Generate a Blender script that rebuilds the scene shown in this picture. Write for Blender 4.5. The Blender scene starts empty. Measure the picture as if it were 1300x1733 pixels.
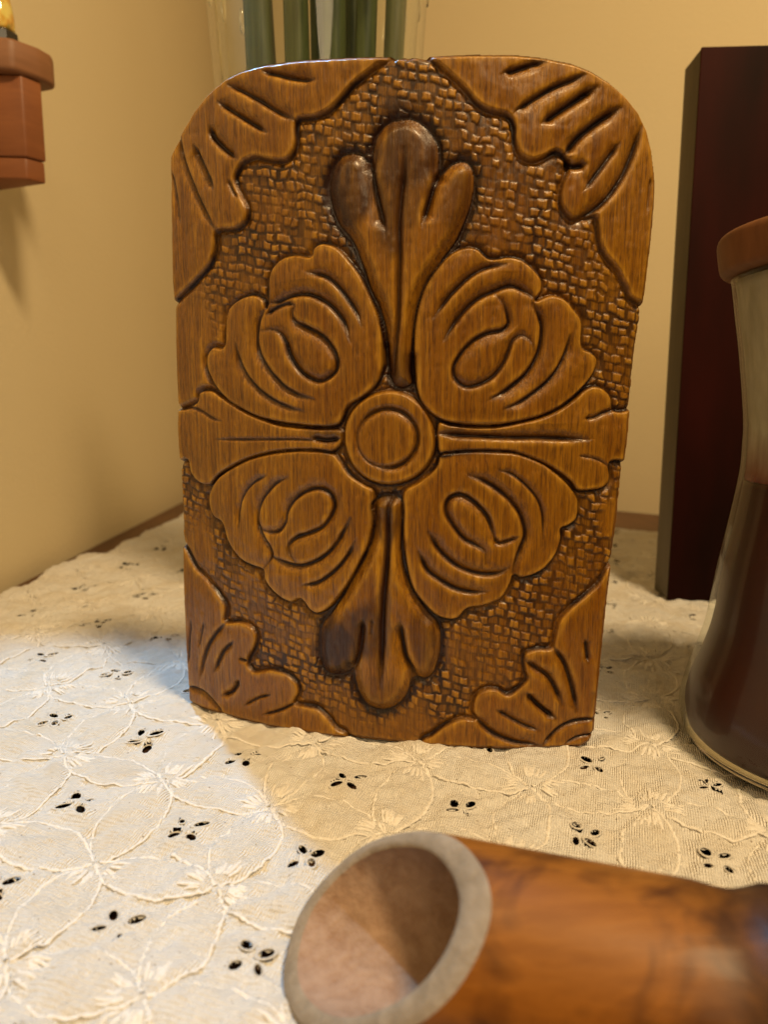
import bpy, math, random
import numpy as np

random.seed(7)
rng = np.random.default_rng(11)

# ------------------------------------------------------------------ camera, world, lights, exposure
scene = bpy.context.scene
col = scene.collection
FPX, CX, CY, CAMH = 1200.0, 650.0, 866.5, 0.106
PITCH = math.atan(0.152)
cam_data = bpy.data.cameras.new('camera')
cam_data.sensor_fit = 'HORIZONTAL'
cam_data.sensor_width = 36.0
cam_data.lens = 36.0 * FPX / 1300.0
cam_data.clip_start = 0.005
cam_data.clip_end = 50.0
cam_data.dof.use_dof = True
cam_data.dof.focus_distance = 0.215
cam_data.dof.aperture_fstop = 19.0
cam = bpy.data.objects.new('camera', cam_data)
cam.location = (0, 0, CAMH)
cam.rotation_euler = (math.pi / 2 - PITCH, 0, 0)
col.objects.link(cam)
scene.camera = cam

world = bpy.data.worlds.new('World')
scene.world = world
world.use_nodes = True
wb = world.node_tree.nodes['Background']
wb.inputs[0].default_value = (1.0, 0.74, 0.44, 1)
wb.inputs[1].default_value = 0.07


def aim(o, target):
    d = np.array(target, float) - np.array(o.location)
    from mathutils import Vector
    o.rotation_euler = Vector(d).to_track_quat('-Z', 'Y').to_euler()


# warm room lamp, above and to the right of the camera
ld = bpy.data.lights.new('warm_room_lamp', 'AREA')
ld.shape = 'DISK'
ld.size = 0.15
ld.energy = 9.6
ld.color = (1.0, 0.72, 0.38)
lo = bpy.data.objects.new('warm_room_lamp', ld)
lo.location = (0.27, -0.14, 0.92)
aim(lo, (0.0, 0.24, 0.06))
col.objects.link(lo)

# added weak warm fill behind the camera, no known source, lifts the shadows
fd = bpy.data.lights.new('added_warm_fill', 'AREA')
fd.shape = 'DISK'
fd.size = 0.30
fd.energy = 1.6
fd.color = (1.0, 0.74, 0.42)
fo = bpy.data.objects.new('added_warm_fill', fd)
fo.location = (0.16, -0.55, 0.62)
aim(fo, (0.02, 0.26, 0.05))
col.objects.link(fo)

# cool spotlight high in the corner behind the board
sd_ = bpy.data.lights.new('cool_spot_lamp', 'SPOT')
sd_.energy = 10.5
sd_.color = (0.24, 0.60, 1.0)
sd_.spot_size = math.radians(48)
sd_.spot_blend = 0.45
sd_.shadow_soft_size = 0.008
so = bpy.data.objects.new('cool_spot_lamp', sd_)
so.location = (-0.170, 0.408, 0.54)
aim(so, (-0.13, 0.07, 0.0))
col.objects.link(so)

scene.view_settings.view_transform = 'Standard'
scene.view_settings.look = 'None'
scene.view_settings.exposure = 0.0
scene.view_settings.gamma = 1.0
scene.view_settings.use_curve_mapping = False
scene.render.engine = 'CYCLES'
scene.cycles.use_denoising = True
scene.cycles.max_bounces = 10
scene.cycles.transmission_bounces = 10
scene.cycles.transparent_max_bounces = 10
scene.cycles.caustics_reflective = False
scene.cycles.caustics_refractive = False

# ------------------------------------------------------------------ measuring helpers (photo sight lines -> real positions)
SP, CP = math.sin(PITCH), math.cos(PITCH)


def ray(px, py):
    a = (np.asarray(px, float) - CX) / FPX
    b = -(np.asarray(py, float) - CY) / FPX
    return np.stack([a, b * SP + CP, b * CP - SP], -1)


def on_table(px, py, z=0.0):
    r = ray(px, py)
    t = (z - CAMH) / r[..., 2]
    return np.array([0, 0, CAMH]) + r * t[..., None]


def at_depth(px, py, y):
    r = ray(px, py)
    t = y / r[..., 1]
    return np.array([0, 0, CAMH]) + r * np.asarray(t)[..., None]


def project(x, y, z):
    d = y * CP - (z - CAMH) * SP
    u = y * SP + (z - CAMH) * CP
    return CX + FPX * x / d, CY - FPX * u / d


# ------------------------------------------------------------------ mesh helpers
def link(o, parent=None):
    col.objects.link(o)
    if parent is not None:
        o.parent = parent
    return o


def empty(name, loc, label, cat, group=None):
    o = bpy.data.objects.new(name, None)
    o.location = loc
    o.empty_display_size = 0.01
    o['label'] = label
    o['category'] = cat
    if group:
        o['group'] = group
    return link(o)


def tag(o, label, cat, group=None):
    o['label'] = label
    o['category'] = cat
    if group:
        o['group'] = group
    return o


def np_mesh(name, co, quads, smooth=True):
    """fast mesh from numpy arrays; quads (n,4) or (n,3)"""
    me = bpy.data.meshes.new(name)
    co = np.ascontiguousarray(co, dtype=np.float32)
    quads = np.ascontiguousarray(quads, dtype=np.int32)
    n, k = quads.shape
    me.vertices.add(len(co))
    me.vertices.foreach_set('co', co.ravel())
    me.loops.add(n * k)
    me.loops.foreach_set('vertex_index', quads.ravel())
    me.polygons.add(n)
    me.polygons.foreach_set('loop_start', np.arange(n, dtype=np.int32) * k)
    me.polygons.foreach_set('loop_total', np.full(n, k, dtype=np.int32))
    me.polygons.foreach_set('use_smooth', np.full(n, smooth))
    me.update(calc_edges=True)
    return me


def mesh_obj(name, verts, faces, mat, parent=None, smooth=True, loc=None):
    me = bpy.data.meshes.new(name)
    me.from_pydata([tuple(map(float, v)) for v in verts], [], [tuple(map(int, f)) for f in faces])
    me.polygons.foreach_set('use_smooth', [smooth] * len(me.polygons))
    me.update()
    if mat:
        me.materials.append(mat)
    o = bpy.data.objects.new(name, me)
    if loc is not None:
        o.location = loc
    return link(o, parent)


def lathe(profile, n=96, closed=False):
    """profile list of (r,z) -> verts, faces"""
    v, f = [], []
    m = len(profile)
    for r, z in profile:
        for k in range(n):
            a = 2 * math.pi * k / n
            v.append((r * math.cos(a), r * math.sin(a), z))
    for i in range(m - 1 if not closed else m):
        i2 = (i + 1) % m
        for k in range(n):
            k2 = (k + 1) % n
            f.append((i * n + k, i * n + k2, i2 * n + k2, i2 * n + k))
    return v, f


def smooth_curve(P, per=10, closed=False):
    """Catmull-Rom through points"""
    P = np.asarray(P, float)
    n = len(P)
    out = []
    segs = n if closed else n - 1
    for i in range(segs):
        if closed:
            p0, p1, p2, p3 = P[(i - 1) % n], P[i], P[(i + 1) % n], P[(i + 2) % n]
        else:
            p1, p2 = P[i], P[i + 1]
            p0 = P[i - 1] if i > 0 else 2 * p1 - p2
            p3 = P[i + 2] if i + 2 < n else 2 * p2 - p1
        for k in range(per):
            t = k / per
            out.append(0.5 * (2 * p1 + (p2 - p0) * t + (2 * p0 - 5 * p1 + 4 * p2 - p3) * t * t + (3 * p1 - p0 - 3 * p2 + p3) * t ** 3))
    if not closed:
        out.append(P[-1])
    return np.array(out)


def bevel_box(name, x0, x1, y0, y1, z0, z1, b, mat, parent=None, seg=3):
    import bmesh
    bm = bmesh.new()
    bmesh.ops.create_cube(bm, size=1.0)
    for v in bm.verts:
        v.co = ((x0 + x1) / 2 + v.co.x * (x1 - x0), (y0 + y1) / 2 + v.co.y * (y1 - y0), (z0 + z1) / 2 + v.co.z * (z1 - z0))
    if b > 0:
        bmesh.ops.bevel(bm, geom=bm.edges[:], offset=b, segments=seg, profile=0.5, affect='EDGES')
    me = bpy.data.meshes.new(name)
    bm.to_mesh(me)
    bm.free()
    for p in me.polygons:
        p.use_smooth = True
    me.set_sharp_from_angle(angle=math.radians(35))
    if mat:
        me.materials.append(mat)
    return link(bpy.data.objects.new(name, me), parent)


# ------------------------------------------------------------------ materials
class NT:
    def __init__(self, name):
        self.m = bpy.data.materials.new(name)
        self.m.use_nodes = True
        self.t = self.m.node_tree
        self.b = self.t.nodes['Principled BSDF']

    def n(self, typ, **kw):
        nd = self.t.nodes.new(typ)
        for k, v in kw.items():
            setattr(nd, k, v)
        return nd

    def l(self, a, b):
        self.t.links.new(a, b)

    def coords(self, scale=(1, 1, 1), rot=(0, 0, 0)):
        tc = self.n('ShaderNodeTexCoord')
        mp = self.n('ShaderNodeMapping')
        mp.inputs['Scale'].default_value = scale
        mp.inputs['Rotation'].default_value = rot
        self.l(tc.outputs['Object'], mp.inputs['Vector'])
        return mp.outputs[0]

    def noise(self, vec, scale, detail=4, rough=0.55, dist=0.0):
        nd = self.n('ShaderNodeTexNoise')
        nd.inputs['Scale'].default_value = scale
        nd.inputs['Detail'].default_value = detail
        nd.inputs['Roughness'].default_value = rough
        nd.inputs['Distortion'].default_value = dist
        self.l(vec, nd.inputs['Vector'])
        return nd.outputs['Fac']

    def ramp(self, fac, stops, interp='LINEAR'):
        nd = self.n('ShaderNodeValToRGB')
        cr = nd.color_ramp
        cr.interpolation = interp
        while len(cr.elements) < len(stops):
            cr.elements.new(0.5)
        for e, (p, c) in zip(cr.elements, stops):
            e.position = p
            e.color = (c[0], c[1], c[2], 1) if not isinstance(c, (int, float)) else (c, c, c, 1)
        self.l(fac, nd.inputs['Fac'])
        return nd.outputs['Color']

    def mix(self, fac, a, b, mode='MIX'):
        nd = self.n('ShaderNodeMix', data_type='RGBA', blend_type=mode)
        for sock, val in ((nd.inputs[0], fac), (nd.inputs[6], a), (nd.inputs[7], b)):
            if hasattr(val, 'is_linked'):
                self.l(val, sock)
            elif isinstance(val, (int, float)):
                sock.default_value = val
            else:
                sock.default_value = (val[0], val[1], val[2], 1)
        return nd.outputs[2]

    def math(self, op, a, b=0.0):
        nd = self.n('ShaderNodeMath', operation=op)
        for i, v in enumerate((a, b)):
            if hasattr(v, 'is_linked'):
                self.l(v, nd.inputs[i])
            else:
                nd.inputs[i].default_value = v
        return nd.outputs[0]

    def attr(self, name):
        nd = self.n('ShaderNodeAttribute')
        nd.attribute_name = name
        return nd.outputs['Fac']

    def bump(self, h, strength, dist, normal=None):
        nd = self.n('ShaderNodeBump')
        nd.inputs['Strength'].default_value = strength
        nd.inputs['Distance'].default_value = dist
        self.l(h, nd.inputs['Height'])
        if normal is not None:
            self.l(normal, nd.inputs['Normal'])
        self.l(nd.outputs[0], self.b.inputs['Normal'])
        return nd.outputs[0]

    def set(self, **kw):
        for k, v in kw.items():
            s = self.b.inputs[k.replace('_', ' ')]
            if hasattr(v, 'is_linked'):
                self.l(v, s)
            elif isinstance(v, (tuple, list)):
                s.default_value = (v[0], v[1], v[2], 1) if s.type == 'RGBA' else v
            else:
                s.default_value = v
        return self


def carved_wood():
    m = NT('varnished_carved_wood')
    g1 = m.coords((900, 900, 22))          # long vertical fibres
    g2 = m.coords((2600, 2600, 110))       # fine pores
    big = m.coords((22, 22, 8))
    fib = m.noise(g1, 1.0, 6, 0.62, 0.6)
    por = m.noise(g2, 1.0, 3, 0.7)
    blo = m.noise(big, 1.0, 4, 0.6)
    base = m.ramp(fib, [(0.25, (0.100, 0.035, 0.0020)), (0.40, (0.205, 0.083, 0.0042)), (0.60, (0.300, 0.133, 0.0078)), (0.8, (0.45, 0.230, 0.018))])
    base = m.mix(m.ramp(blo, [(0.40, 0.0), (0.70, 0.7)]), base, (0.165, 0.050, 0.002))
    base = m.mix(m.ramp(por, [(0.50, 0.0), (0.64, 0.70)]), base, (0.050, 0.016, 0.003))
    base = m.mix(m.math('MULTIPLY', m.attr('ridge_glint'), m.ramp(fib, [(0.3, 0.20), (0.65, 0.65)])), base, (0.55, 0.285, 0.026))  # painted golden highlight along raised edges
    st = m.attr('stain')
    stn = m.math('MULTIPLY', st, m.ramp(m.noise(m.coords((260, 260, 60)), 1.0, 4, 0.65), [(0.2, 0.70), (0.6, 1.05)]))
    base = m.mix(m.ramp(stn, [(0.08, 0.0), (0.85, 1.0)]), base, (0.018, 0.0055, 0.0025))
    br = m.attr('burnt')
    base = m.mix(br, base, (0.028, 0.0085, 0.005))
    wr = m.math('MULTIPLY', m.attr('wear'), m.ramp(m.noise(m.coords((900, 900, 300)), 1.0, 3, 0.6), [(0.3, 0.35), (0.6, 1.0)]))
    base = m.mix(wr, base, (0.15, 0.085, 0.032))
    m.set(Base_Color=base, Roughness=m.math('ADD', m.ramp(por, [(0.3, 0.22), (0.7, 0.42)]), m.math('MULTIPLY', wr, 0.45)), Specular_IOR_Level=m.math('SUBTRACT', 0.40, m.math('MULTIPLY', wr, 0.38)))
    m.set(Coat_Weight=m.math('SUBTRACT', 0.12, m.math('MULTIPLY', wr, 0.12)), Coat_Roughness=0.16)
    h = m.math('ADD', m.math('MULTIPLY', fib, 0.6), m.math('MULTIPLY', por, 0.5))
    m.bump(h, 0.85, 0.00042)
    return m.m


def cloth_mat():
    m = NT('cotton_eyelet_cloth')
    v = m.coords()
    w1 = m.n('ShaderNodeTexWave', wave_type='BANDS', bands_direction='X')
    w1.inputs['Scale'].default_value = 520
    w1.inputs['Distortion'].default_value = 2.2
    w1.inputs['Detail'].default_value = 2
    w1.inputs['Detail Scale'].default_value = 1.2
    m.l(m.coords((1, 1, 1), (0, 0, math.radians(18))), w1.inputs['Vector'])
    w2 = m.n('ShaderNodeTexWave', wave_type='BANDS', bands_direction='Y')
    w2.inputs['Scale'].default_value = 300
    w2.inputs['Distortion'].default_value = 2.5
    m.l(m.coords((1, 1, 1), (0, 0, math.radians(18))), w2.inputs['Vector'])
    fuzz = m.noise(v, 900, 4, 0.7)
    blot = m.noise(v, 38, 4, 0.6, 0.4)
    blot2 = m.noise(v, 90, 3, 0.6)
    c = m.mix(m.ramp(blot, [(0.42, 0.0), (0.70, 0.8)]), (0.85, 0.84, 0.82), (0.79, 0.72, 0.60))
    c = m.mix(m.ramp(blot2, [(0.55, 0.0), (0.75, 0.5)]), c, (0.74, 0.65, 0.52))
    spk = m.n('ShaderNodeTexVoronoi')
    spk.inputs['Scale'].default_value = 260
    m.l(v, spk.inputs['Vector'])
    c = m.mix(m.ramp(spk.outputs['Distance'], [(0.045, 0.8), (0.09, 0.0)]), c, (0.22, 0.15, 0.09))
    c = m.mix(m.ramp(w1.outputs['Fac'], [(0.0, 0.32), (0.5, 0.0)]), c, (0.60, 0.53, 0.45))
    c = m.mix(m.ramp(fuzz, [(0.30, 0.40), (0.43, 0.0)]), c, (0.56, 0.50, 0.42))
    m.set(Base_Color=c, Roughness=0.92, Specular_IOR_Level=0.1)
    try:
        m.set(Sheen_Weight=0.15)
    except Exception:
        pass
    h = m.math('ADD', m.math('MULTIPLY', w1.outputs['Fac'], 0.7), m.math('MULTIPLY', w2.outputs['Fac'], 0.35))
    h = m.math('ADD', h, m.math('MULTIPLY', fuzz, 1.3))
    m.bump(h, 1.0, 0.00042)
    return m.m


def thread_mat():
    m = NT('cotton_embroidery_thread')
    v = m.coords()
    f = m.noise(v, 1400, 3, 0.7)
    c = m.mix(m.ramp(f, [(0.35, 0.0), (0.65, 0.8)]), (0.81, 0.79, 0.76), (0.67, 0.62, 0.54))
    m.set(Base_Color=c, Roughness=0.88, Specular_IOR_Level=0.12)
    m.bump(f, 0.7, 0.0003)
    return m.m


def wall_mat(name, c):
    m = NT(name)
    v = m.coords()
    a = m.noise(v, 300, 4, 0.6)
    b = m.noise(v, 5, 3, 0.5)
    cc = m.mix(m.ramp(b, [(0.3, 0.0), (0.8, 0.22)]), c, (c[0] * 0.9, c[1] * 0.84, c[2] * 0.72))
    m.set(Base_Color=cc, Roughness=0.65, Specular_IOR_Level=0.25)
    m.bump(a, 0.35, 0.0009)
    return m.m


def plain_wood(name, c1, c2, rough=0.45, scale=(60, 6, 60), bump=0.3, spec=0.4):
    m = NT(name)
    v = m.coords(scale)
    f = m.noise(v, 1.0, 6, 0.6, 1.0)
    b = m.noise(m.coords((12, 12, 12)), 1.0, 3)
    c = m.ramp(f, [(0.3, c1), (0.7, c2)])
    c = m.mix(m.ramp(b, [(0.4, 0.0), (0.7, 0.45)]), c, tuple(x * 0.55 for x in c1))
    m.set(Base_Color=c, Roughness=rough, Specular_IOR_Level=spec)
    m.bump(f, bump, 0.0008)
    return m.m


def glass(name, color=(1, 1, 1), rough=0.02, ior=1.46):
    m = NT(name)
    m.set(Base_Color=color, Roughness=rough, Transmission_Weight=1.0, IOR=ior)
    return m.m


def thin_glass(name, color=(0.95, 0.97, 0.94), rough=0.04, refl=0.75):
    """clear wall of glass that lets light through unbent, with its own reflections"""
    m = NT(name)
    tr = m.n('ShaderNodeBsdfTransparent')
    tr.inputs[0].default_value = (*color, 1)
    gl = m.n('ShaderNodeBsdfGlossy')
    gl.inputs['Roughness'].default_value = rough
    fr_ = m.n('ShaderNodeLayerWeight')
    fr_.inputs['Blend'].default_value = 0.5
    fac_ = m.math('ADD', m.math('MULTIPLY', m.math('POWER', fr_.outputs['Facing'], 3.5), refl), 0.022)
    mx = m.n('ShaderNodeMixShader')
    m.l(fac_, mx.inputs[0])
    m.l(tr.outputs[0], mx.inputs[1])
    m.l(gl.outputs[0], mx.inputs[2])
    m.l(mx.outputs[0], m.t.nodes['Material Output'].inputs['Surface'])
    return m.m


M = {}
M['carved'] = carved_wood()
M['cloth'] = cloth_mat()
M['thread'] = thread_mat()
M['wall'] = wall_mat('cream_wall_paint', (0.68, 0.585, 0.39))
M['table'] = plain_wood('brown_table_wood', (0.085, 0.034, 0.012), (0.14, 0.060, 0.023), 0.45, (50, 5, 50))

# ------------------------------------------------------------------ walls and table
WX0, WY0 = -0.2216, -0.5       # left wall runs away from the camera
WX1, WY1 = -0.2330, 1.140      # room corner, hidden behind the board
BX1 = 1.15
BY1 = WY1 - (BX1 - WX1) * 0.850


def slab(name, pts, thick_dir, z0, z1, mat):
    (xa, ya), (xb, yb) = pts
    dx, dy = thick_dir
    v = [(xa, ya, z0), (xb, yb, z0), (xb, yb, z1), (xa, ya, z1),
         (xa + dx, ya + dy, z0), (xb + dx, yb + dy, z0), (xb + dx, yb + dy, z1), (xa + dx, ya + dy, z1)]
    f = [(0, 1, 2, 3), (5, 4, 7, 6), (4, 0, 3, 7), (1, 5, 6, 2), (3, 2, 6, 7), (4, 5, 1, 0)]
    o = mesh_obj(name, v, f, mat, smooth=False)
    o['kind'] = 'structure'
    return o


wl = slab('wall_left', [(WX0, WY0), (WX1, WY1)], (-0.05, 0), -0.05, 1.3, M['wall'])
wb_ = slab('wall_back', [(WX1, WY1 + 0.0005), (BX1, BY1)], (0.04, 0.05), -0.05, 1.3, M['wall'])

TZ = -0.0042
TP = [(-0.2203, -0.30), (0.85, -0.30), (0.85, WY1 - (0.85 - WX1) * 0.85 - 0.002), (WX1 + 0.002, WY1 - 0.004)]
tb = mesh_obj('table', [(x, y, TZ) for x, y in TP] + [(x, y, TZ - 0.03) for x, y in TP],
              [(0, 1, 2, 3), (7, 6, 5, 4), (0, 4, 5, 1), (1, 5, 6, 2), (2, 6, 7, 3), (3, 7, 4, 0)], M['table'], smooth=False)
tag(tb, 'brown wooden tabletop showing as a strip between white cloth and walls', 'table')

# ------------------------------------------------------------------ the carved board: relief drawn as strokes, cut into a fine grid
BC = np.array([0.0364, 0.3904])     # the board is bowed: centre and radius of its plan
BR = 0.18407


def to_board(px, py):
    """sight line -> (arc length s, height z) on the bowed front, in mm"""
    d = ray(px, py)
    o = -BC
    a = d[..., 0] ** 2 + d[..., 1] ** 2
    b = d[..., 0] * o[0] + d[..., 1] * o[1]
    c = o @ o - BR * BR
    t = (-b - np.sqrt(np.maximum(b * b - a * c, 0))) / a
    x = d[..., 0] * t - BC[0]
    z = CAMH + d[..., 2] * t
    th = np.arcsin(np.clip(x / BR, -1, 1))
    return np.stack([th * BR * 1000, z * 1000], -1)


REG = {'1': (270, 70, .33077), '2': (690, 70, .33077), '3': (270, 400, .33077), '4': (660, 400, .34615), '5': (270, 730, .33077),
       '6': (640, 730, .33846), 'A': (530, 80, .23846), 'B': (530, 480, .23846), 'C': (510, 820, .23846), 'P': (0, 0, 1.0)}


def T(*parts):
    """('A', [(x,y)..], 'B', [...]) -> board coordinates (mm)"""
    out = []
    for k in range(0, len(parts), 2):
        x0, y0, s = REG[parts[k]]
        for (x, y) in parts[k + 1]:
            out.append((x0 + x * s, y0 + y * s))
    out = np.array(out, float)
    return to_board(out[:, 0], out[:, 1])


OUTLINE = T('P', [(318, 1184), (312, 1080), (307, 960), (302, 850), (297, 700), (292, 560), (288, 420), (285, 300), (285, 265), (303, 225), (326, 184),
                  (349, 156), (379, 130), (406, 116), (442, 106), (502, 98), (568, 94), (650, 91), (723, 90), (789, 88), (875, 88), (922, 93), (971, 103),
                  (1004, 116), (1037, 136), (1064, 159), (1087, 189), (1101, 219), (1109, 255), (1113, 298), (1112, 335), (1107, 384), (1101, 434),
                  (1093, 504), (1080, 594), (1070, 691), (1061, 774), (1051, 846), (1041, 933), (1029, 1018), (1019, 1112), (1011, 1197), (1007, 1236),
                  (999, 1256), (984, 1264), (928, 1268), (843, 1268), (769, 1266), (667, 1260), (601, 1252), (535, 1244), (468, 1234), (402, 1220), (363, 1208), (336, 1197), (322, 1190)])

motifs = []


def motif(name, kind, *parts, per=8):
    P = smooth_curve(T(*parts), per, True)
    motifs.append((name, kind, P))
    return P


motif('palmette', 'palm', 'A', [(400, 1710), (340, 1540), (290, 1410), (235, 1320), (175, 1250), (130, 1150), (103, 1030), (108, 930), (140, 830), (190, 765), (260, 738), (325, 748),
      (372, 795), (405, 790), (415, 700), (440, 620), (500, 540), (580, 500), (680, 490), (760, 520), (830, 590), (880, 670), (893, 760), (885, 850), (900, 890), (935, 865), (980, 820),
      (1040, 795), (1100, 810), (1138, 870), (1142, 980), (1125, 1100), (1080, 1230), (1020, 1360), (930, 1480), (840, 1620)],
      'B', [(785, 30), (735, 170), (712, 300), (698, 450), (690, 600), (700, 700), (640, 735), (575, 720), (545, 650), (530, 520), (520, 400), (500, 270), (455, 140)])
motif('palmette', 'palm', 'C', [(505, 130), (513, 250), (500, 380), (460, 480), (400, 600), (330, 720), (260, 830), (190, 930), (132, 1010), (122, 1120), (130, 1250), (160, 1335), (230, 1365), (310, 1350),
      (355, 1320), (368, 1400), (400, 1500), (460, 1580), (550, 1615), (640, 1600), (720, 1540), (760, 1460), (785, 1395), (830, 1385), (880, 1392), (930, 1360), (965, 1280), (985, 1180), (985, 1060),
      (960, 980), (900, 920), (830, 820), (770, 720), (720, 600), (702, 470), (708, 300), (712, 130), (610, 80)])
mp_c = np.array([(530 + 540 * .23846, 480 + 1100 * .23846)])
ang = np.linspace(0, 2 * math.pi, 40, endpoint=False)
motif('medallion', 'disc', 'B', [(538 + 334 * math.cos(a) + 6 * math.sin(3 * a), 1100 + 342 * math.sin(a) + 5 * math.cos(2 * a)) for a in ang], per=4)
motif('scroll_leaf', 'leaf', '3', [(830, 32), (900, 52), (960, 112), (1020, 190), (1070, 290), (1110, 390), (1135, 480), (1145, 580), (1140, 680), (1110, 760), (1040, 825), (965, 872), (925, 955), (880, 978),
      (800, 977), (700, 966), (620, 955), (500, 925), (400, 877), (340, 838), (280, 770), (240, 690), (233, 615), (265, 567), (308, 570), (327, 540), (330, 440), (345, 370), (400, 320), (470, 297), (522, 320),
      (540, 365), (548, 300), (550, 220), (570, 160), (620, 110), (690, 92), (765, 100), (785, 55)])
motif('scroll_leaf', 'leaf', '4', [(230, 890), (160, 830), (125, 740), (115, 620), (115, 480), (130, 360), (170, 240), (230, 150), (300, 80), (370, 50), (430, 58), (480, 100), (525, 105), (585, 96), (650, 112), (710, 160),
      (747, 210), (747, 268), (720, 308), (745, 300), (800, 285), (860, 305), (910, 360), (946, 420), (946, 535), (990, 565), (1022, 600), (1010, 660), (970, 720), (900, 790), (830, 840), (740, 880), (640, 905), (520, 925),
      (400, 925), (300, 915)])
motif('scroll_leaf', 'leaf', '5', [(880, 112), (920, 150), (970, 220), (1040, 270), (1095, 305), (1100, 400), (1085, 500), (1060, 600), (1010, 700), (960, 790), (900, 870), (850, 920), (800, 937), (760, 915), (733, 877),
      (710, 863), (670, 880), (620, 860), (570, 820), (530, 760), (522, 712), (470, 692), (410, 660), (360, 600), (332, 540), (312, 470), (270, 440), (245, 380), (250, 310), (290, 240), (360, 190), (450, 145), (560, 115),
      (680, 100), (790, 100)])
motif('scroll_leaf', 'leaf', '6', [(310, 115), (285, 180), (205, 250), (125, 305), (120, 420), (125, 560), (140, 680), (170, 790), (220, 860), (280, 920), (340, 945), (400, 940), (450, 892), (520, 880), (580, 860), (630, 830),
      (665, 770), (682, 725), (720, 737), (790, 720), (850, 680), (900, 610), (922, 540), (922, 492), (960, 475), (1000, 440), (1010, 360), (990, 310), (940, 250), (880, 200), (820, 160), (700, 112), (600, 102), (480, 98), (380, 103)])
motif('side_leaf', 'leaf', '3', [(925, 990), (800, 984), (640, 972), (540, 945), (450, 908), (380, 868), (310, 820), (260, 788), (200, 797), (182, 850), (100, 885), (40, 890), (40, 1140), (130, 1145), (150, 1210), (190, 1260),
      (250, 1275), (290, 1230), (350, 1188), (450, 1138), (560, 1108), (680, 1096), (800, 1096), (880, 1105), (930, 1060)])
motif('side_leaf', 'leaf', '4', [(232, 915), (300, 922), (400, 932), (520, 932), (640, 912), (740, 887), (830, 847), (900, 797), (960, 745), (1010, 730), (1060, 750), (1090, 790), (1097, 840), (1130, 855), (1260, 855), (1230, 1095),
      (1110, 1100), (1078, 1120), (1082, 1190), (1050, 1232), (990, 1245), (920, 1245), (890, 1205), (830, 1155), (750, 1108), (620, 1060), (540, 1052), (440, 1052), (330, 1058), (240, 1065)])
motif('corner_leaf', 'corner', '1', [(1195, 55), (1130, 108), (1060, 160), (990, 215), (930, 285), (870, 345), (790, 385), (708, 395), (692, 440), (693, 510), (675, 575), (630, 610), (550, 606), (480, 592), (420, 618), (393, 660), (380, 700),
      (395, 760), (420, 805), (442, 860), (432, 920), (385, 960), (320, 965), (282, 980), (275, 1060), (250, 1140), (190, 1210), (130, 1270), (40, 1345), (-80, 1345), (-80, 500), (200, 60), (600, -60), (1150, -60)])
motif('corner_leaf', 'corner', '2', [(95, 50), (170, 128), (240, 190), (300, 250), (350, 310), (420, 352), (510, 375), (546, 430), (550, 510), (580, 580), (640, 607), (700, 592), (760, 562), (812, 590), (832, 640), (800, 720), (785, 800),
      (800, 860), (850, 908), (920, 900), (968, 895), (980, 960), (987, 1030), (1020, 1100), (1080, 1170), (1120, 1250), (1175, 1330), (1380, 1330), (1400, 500), (1200, 100), (800, -60), (150, -60)])
motif('corner_leaf', 'corner', '5', [(90, 595), (180, 700), (240, 770), (290, 830), (330, 900), (330, 972), (400, 975), (460, 1000), (490, 1050), (480, 1110), (452, 1160), (445, 1195), (480, 1230), (560, 1220), (640, 1240), (695, 1290), (707, 1340),
      (688, 1392), (730, 1405), (800, 1420), (850, 1460), (900, 1520), (960, 1575), (960, 1760), (500, 1720), (60, 1600), (40, 1000)])
motif('corner_leaf', 'corner', '6', [(1200, 672), (1100, 770), (1030, 830), (960, 890), (910, 950), (890, 1020), (870, 1085), (800, 1090), (742, 1110), (728, 1150), (738, 1210), (745, 1245), (700, 1290), (650, 1318), (590, 1290), (520, 1300),
      (482, 1340), (470, 1400), (485, 1440), (420, 1440), (340, 1470), (270, 1520), (205, 1570), (205, 1760), (800, 1800), (1250, 1760), (1300, 1000)])

# strokes: (parts, width mm, depth mm, side bias, stain)
strokes = []


def S(w, d, *parts, side=0, st=0.95):
    strokes.append((smooth_curve(T(*parts), 8), w, d, side, st))


# upper palmette
S(1.1, 1.9, 'A', [(395, 780), (412, 860), (432, 960), (455, 1070), (482, 1180), (512, 1300)], side=-1, st=.9)
S(1.0, 1.7, 'A', [(893, 870), (855, 980), (815, 1110), (775, 1250)], side=1, st=.9)
S(1.0, 1.2, 'A', [(645, 720), (642, 900), (622, 1060), (607, 1250), (612, 1450), (605, 1700)], 'B', [(600, 250), (582, 450), (570, 640)], side=0, st=.8)
S(1.2, 1.2, 'B', [(505, 400), (512, 540), (520, 640), (545, 690)], st=.9)
S(1.0, 1.1, 'B', [(700, 480), (700, 600), (715, 720)], st=.9)
# lower palmette
S(1.3, 1.6, 'C', [(655, 70), (612, 200), (610, 400), (600, 600), (582, 800), (570, 1000), (566, 1200), (560, 1440)], st=.95)
S(1.0, 1.6, 'C', [(432, 965), (422, 1100), (402, 1220), (362, 1320)], st=.9)
S(1.0, 1.7, 'C', [(700, 985), (715, 1100), (740, 1220), (785, 1310), (820, 1400)], side=-1, st=.9)
S(.5, .5, 'C', [(500, 960), (490, 1080)], st=.6)
# medallion inner ring
S(.85, 1.1, 'B', [(528 + 212 * math.cos(a), 1100 + 210 * math.sin(a)) for a in np.linspace(-2.9, 2.2, 26)], st=.75)
S(.5, .5, 'B', [(528 + 222 * math.cos(a), 1100 + 212 * math.sin(a)) for a in np.linspace(1.9, 3.6, 10)], st=.5)
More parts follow.
